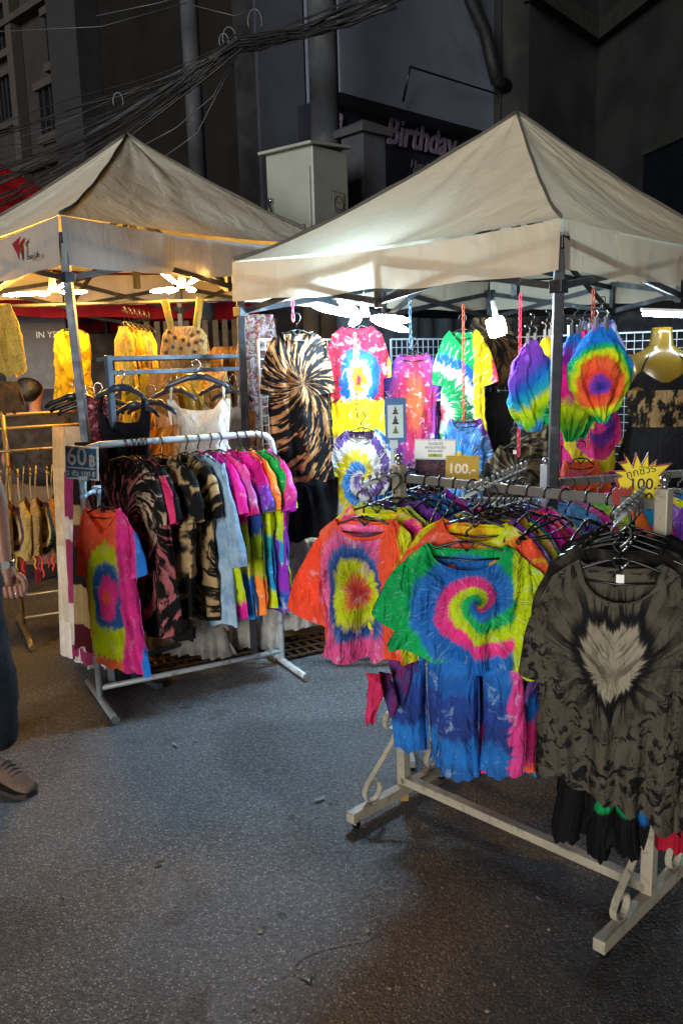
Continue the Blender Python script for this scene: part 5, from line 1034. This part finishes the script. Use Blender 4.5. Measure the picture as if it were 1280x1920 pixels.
# palm widens from the wrist to the knuckles; fingers fold under it, thumb leaves the side of the palm
hd_ = (Hn-W_).normalized(); lat = V(-hd_.z*-1, 0, hd_.x*-1).normalized(); lat = V(-hd_.z, 0, hd_.x); lat = lat if lat.x > 0 else -lat; dep = V(0, -1, 0)
Vv[11] = (W_+hd_*.035, (.034, .020)); kn_i = len(Vv); Vv.append((W_+hd_*.078, (.040, .021))); Ee.append((11, kn_i))
pc = W_+hd_*.088
for q_, fl in ((.030, .030), (.011, .034), (-.009, .032), (-.028, .026)):
    b0 = len(Vv); base = pc+lat*q_; k1 = base+hd_*(fl*.85)+dep*.004; k2 = k1+hd_*(.010)-dep*(.026); k3 = k2-hd_*.018-dep*.008
    Vv += [(base-hd_*.02, .0105), (base, .0115), (k1, .0105), (k2, .0095), (k3, .008)]; Ee += [(b0, b0+1), (b0+1, b0+2), (b0+2, b0+3), (b0+3, b0+4)]
b0 = len(Vv); tb = W_+hd_*.030+lat*.024; Vv += [(tb, .013), (tb+lat*.022+hd_*.024, .013), (tb+lat*.022+hd_*.058, .0105), (tb+lat*.010+hd_*.078, .008)]; Ee += [(b0, b0+1), (b0+1, b0+2), (b0+2, b0+3)]
skin('body', Vv, Ee, M_SK, pb)
J = [(hipc+V(0, 0, .05), (.165, .125)), (hipc+V(.10, 0, -.08), .115), (V(ft.x-.05, ft.y+.03, .52), .118), (V(ft.x-.045, ft.y+.05, .28), .128), (V(ft.x-.05, ft.y+.05, .13), .105),
     (hipc+V(-.10, 0, -.08), .115), (V(hipc.x-.12, 3.15, .5), .11), (V(hipc.x-.11, 3.3, .16), .10)]
skin('jeans', J, [(0, 1), (1, 2), (2, 3), (3, 4), (0, 5), (5, 6), (6, 7)], M_JN, pb); soften([c for c in pb.children if c.name.startswith('jeans')][0], .05, CLT2)
skin('top', [(hipc+V(0, 0, .08), (.165, .12)), (hipc+V(0, 0, .2), (.14, .11)), (hipc+V(0, 0, .35), (.16, .115)), (hipc+V(0, 0, .47), (.15, .09)), (hipc+V(.17, 0, .46), .065), (lerp(sh, el, .6), .055), (hipc+V(-.17, 0, .46), .065), (hipc+V(-.21, 0, .3), .055)], [(0, 1), (1, 2), (2, 3), (3, 4), (4, 5), (3, 6), (6, 7)], M_TOP, pb)
skin('hair', [(hipc+V(0, .02, .80), (.075, .09)), (hipc+V(0, .05, .72), (.08, .06)), (hipc+V(0, .07, .58), (.07, .03))], [(0, 1), (1, 2)], M_HAIR, pb)
def shoe(c, yaw, parent):
    M = frame(c, yaw); P = []; n_ = 20
    secs = [(0.00, .085, .030, .10), (.25, .10, .034, .105), (.5, .09, .038, .085), (.7, .068, .043, .07), (.88, .052, .038, .055), (1.0, .028, .02, .03)]
    for t_, h, w, _ in secs:
        y = .11-t_*.275
        for k in range(n_):
            a = 2*PI*k/n_; P.append(M @ V(w*math.cos(a)*(1.0), y, .012+max(0, h*.5+h*.5*math.sin(a))))
    b = MB(); b.add(P, [(j*n_+k, j*n_+(k+1) % n_, (j+1)*n_+(k+1) % n_, (j+1)*n_+k) for j in range(len(secs)-1) for k in range(n_)]+[tuple(reversed(range(n_))), tuple((len(secs)-1)*n_+k for k in range(n_))], True)
    o = b.build('shoe', M_SH, parent); sb = o.modifiers.new('s', 'SUBSURF'); sb.levels = 1; sb.render_levels = 2
    out = [(-.036, .115), (.036, .115), (.044, .03), (.053, -.06), (.048, -.13), (.025, -.165), (-.025, -.165), (-.048, -.13), (-.053, -.06), (-.044, .03)]
    b = MB(); n2 = len(out); b.add([M @ V(x, y, .0) for x, y in out]+[M @ V(x, y, .022) for x, y in out], [tuple(range(n2)), tuple(range(2*n2-1, n2-1, -1))]+[(i, (i+1) % n2, (i+1) % n2+n2, i+n2) for i in range(n2)]); so = b.build('sole', M_SOLE, o, bevel=.004)
    b = MB()
    for k in range(4): b.tube([M @ V(-.025, -.02-.022*k, .098-.009*k), M @ V(0, -.024-.022*k, .112-.01*k), M @ V(.025, -.02-.022*k, .098-.009*k)], .003, 5)
    b.build('laces', M_SOLE, o)
shoe(V(ft.x-.0, ft.y+.02, .0), math.radians(55), pb); shoe(V(hipc.x-.1, 3.3, .0), math.radians(20), pb)
wd_ = (Hn-W_).normalized(); x_ = wd_.cross(V(0, 1, 0)).normalized(); y_ = wd_.cross(x_)
wp = W_+V(-.006, 0, .012)
MB().tube([wp+x_*.031*math.cos(a)+y_*.029*math.sin(a) for a in np.linspace(0, 2*PI, 21)[:-1]], .009, 8, .35, closed=True).build('wristwatch_strap', M_CHR, pb)
MB().tube([wp-V(-.01, .030, 0), wp-V(-.012, .038, 0)], .015, 16).build('wristwatch_face', mat('watch_face', '#bfc4c4', .2, .6), pb)
rgc = pc+lat*.011+hd_*.014
MB().tube([rgc+lat*.0125*math.cos(a)+dep*.0125*math.sin(a) for a in np.linspace(0, 2*PI, 15)[:-1]], .003, 6, closed=True).build('ring', M_CHR, pb)
# seated seller behind
hc = at(62, 722, 6.1); ps = thing('person', 'seller seated with back turned and dark hair in a low bun, behind the gilt rack', 'person', (hc.x, hc.y, 0))
H0 = hc
skin('body', [(H0+V(0, 0, -.72), (.13, .10)), (H0+V(0, 0, -.5), (.12, .09)), (H0+V(0, 0, -.32), (.08, .05)), (H0+V(0, 0, -.16), .036), (H0+V(.01, 0, -.06), (.06, .07)), (H0+V(.02, 0, .03), (.068, .08)), (H0+V(.15, 0, -.33), .045), (H0+V(.25, -.02, -.55), .04), (H0+V(.15, .18, -.66), .03), (H0+V(-.15, 0, -.33), .045), (H0+V(-.25, -.02, -.55), .04), (H0+V(-.15, .18, -.66), .03),
     (H0+V(.12, .35, -.70), .075), (H0+V(.12, .4, -1.05), .05), (H0+V(-.12, .35, -.70), .075), (H0+V(-.12, .4, -1.05), .05)], [(0, 1), (1, 2), (2, 3), (3, 4), (4, 5), (2, 6), (6, 7), (7, 8), (2, 9), (9, 10), (10, 11), (0, 12), (12, 13), (0, 14), (14, 15)], M_SK, ps)
skin('hair', [(H0+V(-.005, -.012, .045), (.10, .11)), (H0+V(-.01, -.05, -.04), (.10, .09)), (H0+V(-.06, -.09, -.10), (.06, .06))], [(0, 1), (1, 2)], M_HAIR, ps)
skin('shirt', [(H0+V(0, 0, -.75), (.21, .17)), (H0+V(0, 0, -.5), (.20, .16)), (H0+V(0, 0, -.24), (.20, .12)), (H0+V(.2, 0, -.27), .065), (H0+V(.245, -.02, -.45), .055), (H0+V(-.2, 0, -.27), .065), (H0+V(-.245, -.02, -.45), .055), (H0+V(0, 0, -.17), (.065, .05))], [(0, 1), (1, 2), (2, 3), (3, 4), (2, 5), (5, 6), (2, 7)], mat('dusk_shirt', '#100e12', .9), ps)
st_ = thing('stool', 'plastic stool under the seated seller', 'stool', (hc.x, hc.y, 0)); MB().lathe([(.001, hc.z-.87), (.17, hc.z-.87), (.18, hc.z-.89), (.16, hc.z-.91)], n=20).v
b = MB().lathe([(.001, hc.z-.87), (.17, hc.z-.87), (.18, hc.z-.9), (.17, hc.z-.92)], (hc.x, hc.y, 0), 20); b.build('seat', M_MARK, st_)
for sx_ in (-1, 1):
    for sy_ in (-1, 1): MB().bar((hc.x+sx_*.12, hc.y+sy_*.12, hc.z-.9), (hc.x+sx_*.15, hc.y+sy_*.15, 0), .03).build('leg', M_MARK, st_)

# ================================================================== buildings
M_BLD = mat('stained_render', '#201d1a', .9, var=.4, vs=1.2, bump=.4, bs=4, dirt=(hx('#12100e'), .8), dscale=.9); M_TRIM = mat('pale_trim', '#332d28', .85, var=.3, vs=2)
M_PIL = mat('lilac_render', '#3c3f4a', .85, var=.15, vs=1.5, dirt=(hx('#26242e'), .5), dscale=1); M_DKG = mat('dark_glass', '#0a0d14', .3); M_CONC = mat('concrete', '#34373c', .9, var=.3, vs=3, bump=.4, bs=20, dirt=(hx('#202126'), .7), dscale=2)
M_WALLW = mat('whitewash_wall', '#545a69', .85, var=.2, vs=.8, dirt=(hx('#2e303c'), .5), dscale=1.2); M_VOID = mat('night_wall', '#060c1a', .9, var=.4, vs=.6); M_RB = mat('dark_green_render', '#030405', .9, var=.4, vs=.7)
def wallbox(a, b, z0, z1, th, m, name, parent):
    d = (b-a); L = d.length; d.normalize(); nrm = V(d.y, -d.x, 0)
    if nrm.y > 0: nrm = -nrm
    c = (a+b)/2-nrm*th/2; return MB().box((c.x, c.y, (z0+z1)/2), (L, th, z1-z0), Matrix.Rotation(math.atan2(d.y, d.x), 3, 'Z')).build(name, m, parent)
# left building: runs away to the left
e0 = at(205, 300, 12.0); e0 = V(e0.x, e0.y, 0); ld = V(-.72, .69, 0).normalized(); ln = V(-ld.y, ld.x, 0); ln = ln if ln.y < 0 else -ln
lb = thing('apartment_building', 'stained old shophouse with pale window trims and a projecting dark pier, above the yellow-lit tent', 'building', e0)
wallbox(e0, e0+ld*14, 0, 12, 4, M_BLD, 'wall', lb)
wallbox(e0+ln*.35, e0+ld*.72+ln*.35, 0, 12, .34, mat('pier_grey', '#16161a', .9, var=.2, vs=1), 'pier', lb)
def pxl(px): # distance along wall for a pixel column near y=200
    d = ray(px, 200); k = (e0.x*1-0); A = Matrix(((d.x, -ld.x), (d.y, -ld.y))); s = A.inverted() @ Vector((e0.x, e0.y)); return s[1]
def zl(px, py):
    d = ray(px, py); A = Matrix(((d.x, -ld.x), (d.y, -ld.y))); s = A.inverted() @ Vector((e0.x, e0.y)); return CH+d.z*s[0], s[1]
def trimbar(p, q, w, m=M_TRIM, dep=.08, name='trim'):
    (z0, s0), (z1, s1) = zl(*p), zl(*q); MB().bar(e0+ld*s0+ln*dep/2+V(0, 0, z0), e0+ld*s1+ln*dep/2+V(0, 0, z1), dep, w).build(name, m, lb)
for (x0, y0, x1, y1) in [(148, 140, 80, 215), (148, 0, 80, -75), (40, 135, 5, 250), (30, 0, -40, 60)]:
    z1, s0 = zl(x0, y0); z0, s1 = zl(x1, y1); zz0 = min(z0, zl(x0, y0+72)[0]); z_b, z_t = z1-.62, z1
    c = e0+ld*(s0+s1)/2+ln*.01; MB().box((c.x, c.y, (z_b+z_t)/2), (abs(s1-s0), .05, z_t-z_b), Matrix.Rotation(math.atan2(ld.y, ld.x), 3, 'Z')).build('window', M_DKG, lb)
    for z in (z_t+.05, z_b-.05): MB().bar(e0+ld*s0+ln*.06+V(0, 0, z), e0+ld*s1+ln*.06+V(0, 0, z), .12, .10).build('window_trim', M_TRIM, lb)
    for k in range(1, 6): s_ = lerp(s0, s1, k/6); MB().bar(e0+ld*s_+ln*.05+V(0, 0, z_b), e0+ld*s_+ln*.05+V(0, 0, z_t), .02).build('window_bar', M_BLD, lb)
for px in (152, 48): 
    s_ = pxl(px); MB().bar(e0+ld*s_+ln*.09+V(0, 0, 0), e0+ld*s_+ln*.09+V(0, 0, 12), .18, .16, up=ln).build('pilaster', M_TRIM, lb)
for z in (3.1, 4.55, 6.6): MB().bar(e0+ld*.72+ln*.1+V(0, 0, z), e0+ld*14+ln*.1+V(0, 0, z), .2, .09).build('string_course', M_TRIM, lb)
# dark void wall far behind
vb = thing('night_building', 'unlit building face across the dark gap behind the utility pole', 'building', (0, 19, 0)); MB().box((0, 19, 7), (46, 1, 14)).build('wall', M_VOID, vb)
for i in range(6):
    MB().box((-9+i*3.2, 18.47, 6.5), (1.2, .06, 1.4)).build('window', M_DKG, vb)
# lilac pillar
p0 = at(447, 200, 9.6); p1 = at(487, 200, 9.3); p2 = at(585, 200, 10.2)
pb2 = thing('corner_pillar_building', 'lilac-grey rendered corner with dark vertical shutter panels beside the round concrete columns', 'building', (p0.x, p0.y, 0))
p0 = V(p0.x, p0.y, 0); p1 = V(p1.x, p1.y, 0); p2 = V(p2.x, p2.y, 0)
wallbox(p0, p1, 0, 9, .6, M_PIL, 'corner_pier', pb2)
wallbox(p1+V(0, .02, 0), p2, 0, 9, .3, mat('shutter_brown', '#16171c', .85, var=.3, vs=2), 'shutter_wall', pb2)
for k in range(1, 8):
    q = p1.lerp(p2, k/8); MB().bar(q+V(0, -.03, 0), q+V(0, -.03, 9), .03, .05).build('shutter_rib', M_DKG, pb2)
# round columns
def column(px, Y, r, label, name='utility_pole', cat='utility pole', lean=0):
    P = at(px, 300, Y); o = MB().tube([V(P.x, P.y, 0), V(P.x+lean, P.y, 9)], [r, r*.9], 20).build(name, M_CONC); tag(o, label, cat, 'round concrete poles'); return P
column(370, 8.4, .085, 'slim round concrete utility pole in the dark gap, crossed by the cable bundle'); column(611, 7.9, .135, 'thick round concrete pole behind the grey electrical cabinet')
# right shopfront wall
k0 = at(636, 100, 9.0); k0 = V(k0.x, k0.y, 0); kd = V(.72, .69, 0).normalized(); kn = V(kd.y, -kd.x, 0)
sf2 = thing('shopfront_building', 'whitewashed upper shopfront wall with a dark Birthday sign board beneath it', 'building', k0)
def kz(px, py): d = ray(px, py); A = Matrix(((d.x, -kd.x), (d.y, -kd.y))); s = A.inverted() @ Vector((k0.x, k0.y)); return CH+d.z*s[0], s[1]
zb, sb_ = kz(636, 172); sE = kz(925, 150)[1]
wallbox(k0, k0+kd*sE, zb, 9.5, .5, M_WALLW, 'upper_wall', sf2)
wallbox(k0-kn*.35, k0+kd*(sE+.1)-kn*.35, 0, zb+.01, .3, mat('shop_dark', '#0e1220', .6, var=.3, vs=1), 'lower_wall', sf2)
wallbox(k0+kd*sE-kn*.0+kn*.1, k0+kd*(sE+1.3)+kn*.1, 0, 9.5, .8, mat('pier_black', '#06070b', .9, var=.3, vs=1), 'dark_pier', sf2)
M_NEON = mat('unlit_neon', '#6e6278', .4, var=.1); ya = math.atan2(kd.y, kd.x)
def kt(s, px, py, size, m=M_NEON, off=-.30, **k):
    z, q = kz(px, py); P = k0+kd*q+kn*off+V(0, 0, z); return text('sign_lettering', s, size, frame(P, ya), m, sf2, **k)
kt('Birthday', 828, 250, .42, shear=.25, bold=.006, ext=.01, sx=.85); kt('Honda', 826, 302, .13, shear=.2, ext=.006, m=mat('faded_letter', '#50525f', .5)); kt('Pi', 822, 328, .26, bold=.008, ext=.006, m=mat('faded_letter', '#6a6c7c', .5)); kt('Ha', 655, 205, .34, shear=.2, ext=.01)
b = MB()
for (a_, c_) in (((735, 137), (742, 195)), ((735, 137), (918, 180))):
    za, sa = kz(*a_); zc, s_ = kz(*c_); b.tube([k0+kd*sa+kn*.25+V(0, 0, za), k0+kd*s_+kn*.1+V(0, 0, zc)], .012, 6)
b.build('sign_stay', M_DKG, sf2)
# drainpipe
def kp(px, py, off=.18): z, q = kz(px, py); return k0+kd*q+kn*off+V(0, 0, z)
o = MB().tube([kp(846, -60), kp(858, 10), kp(884, 65), kp(897, 120), kp(906, 158), kp(925, 168)], .075, 12).build('drainpipe', mat('pipe_black', '#0b0c12', .6)); tag(o, 'black bent drainpipe across the whitewashed upper wall', 'pipe')
# far right building
rb = thing('dark_corner_building', 'near-black building with a faint ledge behind the tie-dye tent', 'building', (4, 10, 0))
r0 = at(1040, 60, 10.5); r1 = at(1120, 70, 12); r2_ = at(1400, 20, 9.0); r0 = V(r0.x, r0.y, 0); r1 = V(r1.x, r1.y, 0); r2_ = V(r2_.x, r2_.y, 0)
wallbox(r0-V(.3, 0, 0), r1, 0, 10, .5, M_RB, 'wall', rb); wallbox(r1, r2_, 0, 10, .5, M_RB, 'wall', rb)
za_ = at(1120, 72, 12).z; M_LG = mat('ledge', '#0a0c0b', .9)
MB().bar(r1+V(-.02, -.08, za_), r2_+V(-.05, -.1, za_), .2, .22).build('ledge', M_LG, rb); MB().bar(r0+V(-.3, -.08, za_), r1+V(-.02, -.08, za_), .2, .22).build('ledge', M_LG, rb)
q = r1.lerp(r2_, .62); MB().box((q.x-.1, q.y-.12, 3.1), (1.0, .06, 1.6), Matrix.Rotation(math.atan2((r2_-r1).y, (r2_-r1).x), 3, 'Z')).build('window', M_DKG, rb)
for z in (2.3, 3.9): MB().box((q.x-.12, q.y-.16, z), (1.1, .08, .06), Matrix.Rotation(math.atan2((r2_-r1).y, (r2_-r1).x), 3, 'Z')).build('window_trim', M_LG, rb)
# electrical cabinet
M_CAB = mat('cabinet_paint', '#8c9088', .5, .1, var=.08, vs=3, dirt=(hx('#5c5f58'), .35), dscale=4); cY = 6.6
cP = at(585, 262, cY); zt_c = cP.z; dF = V(-.80, -.10+.0, 0); fdir = V(-.93, .36, 0).normalized(); sdir = V(.40, .92, 0).normalized()
sdir = V(.62, .78, 0).normalized(); fdir = V(-sdir.y, sdir.x, 0)
fw, sw_, hC = .47, .42, 1.15
ec = thing('electrical_cabinet', 'pale grey-green steel cabinet with a sloped lid, strapped to the thick concrete pole', 'cabinet', (cP.x, cP.y, zt_c-hC))
c0 = V(cP.x, cP.y, 0); ctr_ = c0+fdir*fw/2+sdir*sw_/2; Rc = Matrix.Rotation(math.atan2(-fdir.y, -fdir.x), 3, 'Z')
MB().box((ctr_.x, ctr_.y, zt_c-.03-hC/2), (fw, sw_, hC), Rc).build('housing', M_CAB, ec, bevel=.006)
nF = -sdir
dc = c0+fdir*fw*.50+nF*.010; MB().box((dc.x, dc.y, zt_c-.16-(hC-.2)/2), (fw*.90, .02, hC-.24), Rc).build('door', M_CAB, ec, bevel=.004)
LR = Rc @ Matrix.Rotation(math.radians(5), 3, 'X'); MB().box((ctr_.x+nF.x*.02, ctr_.y+nF.y*.02, zt_c-.005), (fw+.06, sw_+.08, .022), LR).build('lid', M_CAB, ec, bevel=.004)
hpz = at(503, 370, cY); hc_ = c0+fdir*fw*.86+nF*.035
MB().tube([V(hc_.x, hc_.y, hpz.z+.03), V(hc_.x, hc_.y, hpz.z-.0)], .022, 10).bar(V(hc_.x, hc_.y, hpz.z), V(hc_.x, hc_.y, hpz.z)+fdir*(-.025)+V(0, 0, -.15), .02, .015).build('handle', M_CHR, ec)
lk = c0+fdir*fw*.93+nF*.03; MB().bar(V(lk.x, lk.y, hpz.z+.02), V(lk.x, lk.y, hpz.z-.1)-fdir*.04, .012, .01).build('padlock_bar', M_BRACE, ec)
st = c0+sdir*sw_*.68-fdir*.004; zs = at(617, 388, cY+.3).z; yaS = math.atan2(sdir.y, sdir.x)
Ms = frame(V(st.x, st.y, zs), yaS); M_STK = mat('sticker_grey', '#7c7c74', .6); M_STD = mat('sticker_dark', '#2c2c2c', .6)
b = MB(); b.box((0, 0, 0), (.15, .003, .19)); b.v = [tuple(Ms @ Vector(p)) for p in b.v]; b.build('sticker', M_STD, ec)
b = MB(); b.box((0, -.003, 0), (.138, .003, .178)); b.v = [tuple(Ms @ Vector(p)) for p in b.v]; b.build('sticker_face', M_STK, ec)
b = MB(); b.tube([Ms @ V(.055*math.cos(a), -.006, .062*math.sin(a)) for a in np.linspace(0, 2*PI, 25)[:-1]], .003, 5, closed=True)
b.tube([Ms @ V(.032*math.cos(a), -.006, -.005+.036*math.sin(a)) for a in np.linspace(PI*1.15, PI*1.85, 9)], .003, 5)
for s in (-1, 1): b.ball(Ms @ V(s*.018, -.006, .016), .006, 8)
b.build('smiley_drawing', M_STD, ec)
wl = c0+fdir*fw*.28+nF*.024; zw = at(556, 425, cY).z; Mw = frame(V(wl.x, wl.y, zw), math.atan2(-fdir.y, -fdir.x))
b = MB(); b.box((0, 0, 0), (.11, .003, .045)); b.v = [tuple(Mw @ Vector(p)) for p in b.v]; b.build('nameplate', M_STD, ec); text('nameplate_text', 'AUS', .035, Mw @ Matrix.Translation((.015, -.003, 0)), M_SW, ec, bold=.001)
MB().tube([V(ctr_.x, ctr_.y, 0), V(ctr_.x, ctr_.y, zt_c-hC)], .07, 12).build('pedestal', M_CONC, ec)
# concrete pier with cap
cp = at(680, 235, 7.6); cpt = thing('gate_pier', 'weathered square pier with a sloping cap, behind the electrical cabinet', 'pier', (cp.x, cp.y, 0)); zc_ = cp.z
Rp = Matrix.Rotation(math.radians(42), 3, 'Z'); MB().box((cp.x, cp.y, zc_/2-.05), (.27, .27, zc_-.1), Rp).build('shaft', M_CONC, cpt, bevel=.01)
b = MB(); hwp = .18; vs = [Rp @ V(x*hwp, y*hwp, 0) for x, y in ((-1, -1), (1, -1), (1, 1), (-1, 1))]; b.add([V(cp.x, cp.y, zc_-.10)+v for v in vs]+[V(cp.x, cp.y, zc_-.04)+v for v in vs]+[V(cp.x, cp.y, zc_+.05)], [(3, 2, 1, 0), (0, 1, 5, 4), (1, 2, 6, 5), (2, 3, 7, 6), (3, 0, 4, 7), (4, 5, 8), (5, 6, 8), (6, 7, 8), (7, 4, 8)]); b.build('cap', M_CONC, cpt)
# cables
M_CBL = mat('cable_black', '#0e0e10', .5); M_CBG = mat('cable_grey', '#44464a', .4)
rc = random.Random(5)
for i in range(34):
    y0 = rc.uniform(230, 400); hub = (rc.uniform(435, 455), rc.uniform(70, 100)); y2 = rc.uniform(-30, 20); Yd = rc.uniform(6.6, 7.2)
    a = at(-60, y0+rc.uniform(0, 60), Yd+1.0); h = at(*hub, Yd); e = at(rc.uniform(690, 760), y2, Yd-.6); sg = rc.uniform(.02, .22)
    pts = []
    for k in range(15): t_ = k/14; p = a.lerp(h, t_); p.z -= sg*4*t_*(1-t_)+.02*math.sin(t_*9+i); pts.append(p)
    for k in range(1, 8): t_ = k/7; p = h.lerp(e, t_); p.z -= .05*4*t_*(1-t_)*rc.uniform(.5, 1.4); pts.append(p)
    o = MB().tube(pts, rc.choice([.0028, .004, .0055, .0085]), 5).build('cable', M_CBG if i % 6 == 0 else M_CBL)
    tag(o, ('pale' if i % 6 == 0 else 'dark')+' cable in the sagging bundle over the two tents', 'cable', 'pale cables in the sagging bundle' if i % 6 == 0 else 'dark cables in the sagging bundle')
for i, (pts, lab) in enumerate([([(445, 95), (400, 180), (330, 240), (265, 275)], 'pale drop cable running from the bundle to the beige tent peak'), ([(445, 105), (400, 190), (370, 250), (300, 300)], 'dark drop cable looping past the slim pole'), ([(-20, 60), (190, 50), (350, 5)], 'upper thin cable to the slim pole top'), ([(180, 30), (300, 5), (420, -30)], 'highest thin cable in the night gap'), ([(362, 10), (440, 30), (480, 15)], 'short cable from the slim pole to the bundle'), ([(75, 311), (120, 318), (158, 320)], 'thin cable stub on the stained shophouse')]):
    o = MB().tube([at(x, y, 6.9 if i < 2 else 8.0) for x, y in pts], .0045, 5).build('cable', M_CBG); tag(o, lab, 'cable', 'drop cables')
for i, (cx, cy, r) in enumerate([(222, 190, 11), (430, 72, 14), (478, 40, 15), (420, 78, 10)]):
    c = at(cx, cy, 6.9); rr = r*6.9/F; o = MB().tube([c+V(rr*math.cos(a)*.8, 0, rr*1.3*math.sin(a)) for a in np.linspace(-.6, PI+.6, 14)], .006, 5).build('cable_loop', M_CBG); tag(o, ['small loop of cable over the beige tent', 'coil of cable where the bundle is tied', 'tall loop of cable beside the lilac pier', 'tight cable curl at the tie point'][i], 'cable loop')

# ================================================================== ground details
def drain(px, py, w, d, yaw, label, nb=9):
    P = onz(px, py, .004); t = thing('drain_or_shadow_grate', label, 'drain grate', P, yaw, 'drain grates')
    MB().box((0, 0, .002), (w, d, .004)).build('pit_shade_plate', M_DKG, t, world=False); b = MB()  # flat dark plate, painted for the shade below the bars
    for i in range(nb+1): x = -w/2+w*i/nb; b.bar((x, -d/2, .010), (x, d/2, .010), .012, .008)
    for j in range(4): y = -d/2+d*j/3; b.bar((-w/2, y, .018), (w/2, y, .018), .010, .007)
    b.build('bars', mat('rusty_grate', '#5c4428', .8, .3), t, world=False)
drain(570, 1212, .5, .30, math.radians(30), 'rusty drain grate beyond the round-pipe rack foot'); drain(370, 1232, .75, .26, math.radians(30), 'long slotted grate made in place of a grid shadow under the dresses', 16)  # second grate is made up: its slots imitate a grid's cast shadow
ka, kb = onz(400, 1230, 0), onz(660, 1165, 0); o = MB().bar(ka+V(0, 0, .05), kb+V(0, 0, .05), .03).build('ground_rail', M_WHITE); tag(o, 'chipped white rail lying low behind the round-pipe rack', 'rail')
b = MB()
# earphone wire
w_ = [(706, 1750), (690, 1762), (655, 1768), (610, 1776), (575, 1790), (551, 1808), (549, 1822), (562, 1830), (575, 1835)]
ew = thing('earphone_cable', 'thin grey earphone cable lying curled on the near asphalt', 'cable', onz(575, 1835, 0)); wp_ = [onz(x, y, .004) for x, y in w_]
fine = []
for i in range(len(wp_)-1):
    for k in range(4): fine.append(wp_[i].lerp(wp_[i+1], k/4))
fine.append(wp_[-1])
for _ in range(3): fine = [fine[0]]+[(fine[i-1]+fine[i]*2+fine[i+1])/4 for i in range(1, len(fine)-1)]+[fine[-1]]
MB().tube(fine, .0015, 6).build('wire', M_RAIL, ew); p = fine[-1]; MB().tube([p-V(.015, -.006, 0), p+V(.0, -.002, .002), p+V(.012, -.008, .003)], [.002, .004, .007], 8).build('plug', M_CLR, ew)
rl = random.Random(9); M_LEAF = mat('dry_leaf', '#4a3a24', .9); M_PAP = mat('paper_scrap', '#8c8a84', .9)
for i, (px, py, lab) in enumerate([(330, 1398, 'small paper scrap flat on the open asphalt'), (118, 1690, 'curled dry leaf on the asphalt near the bottom corner'), (880, 1830, 'curled dry leaf in front of the scroll rack'), (600, 1500, 'torn paper scrap between the two front racks'), (300, 1620, 'small dry leaf in the middle of the open asphalt'), (1010, 1690, 'thin paper strip under the scroll rack beam')]):
    P = onz(px, py, .003); L_ = rl.uniform(.012, .022); nu_ = 7; Pg = []
    for j in range(5):
        for i2 in range(nu_):
            u = -1+2*i2/(nu_-1); w_e = (1-abs(u)**2)*.45+.03 if 'leaf' in lab else .4; v = (-1+2*j/4)*w_e; Pg.append((u*L_, v*L_, .004+.004*u*u+.003*v*v*4))
    o = MB().grid(Pg, nu_, 5).build('dry_leaf' if 'leaf' in lab else 'paper_scrap', M_LEAF if 'leaf' in lab else M_PAP); o.location = P; o.rotation_euler = (0, 0, rl.uniform(0, 6)); tag(o, lab, 'litter', 'litter on the asphalt')
rg = random.Random(2)
for i in range(26):
    px, py = rg.uniform(60, 1240), rg.uniform(1330, 1900)
    if i < 2: px, py = [(490, 1748), (690, 1746)][i]
    P = onz(px, py, 0); r = rg.uniform(.003, .006) if i > 1 else .008
    o = MB().ball((0, 0, r*.5), r, 7, (1.3, .9, .6)).build('pebble', mat('pebble', '#8f8578', .9)); o.location = P; o.rotation_euler = (0, 0, rg.uniform(0, 6)); tag(o, 'pale grit pebble on the asphalt' if i > 1 else ['larger pale pebble by the earphone cable bend', 'larger pale pebble by the earphone cable end'][i], 'pebble', 'loose pebbles')
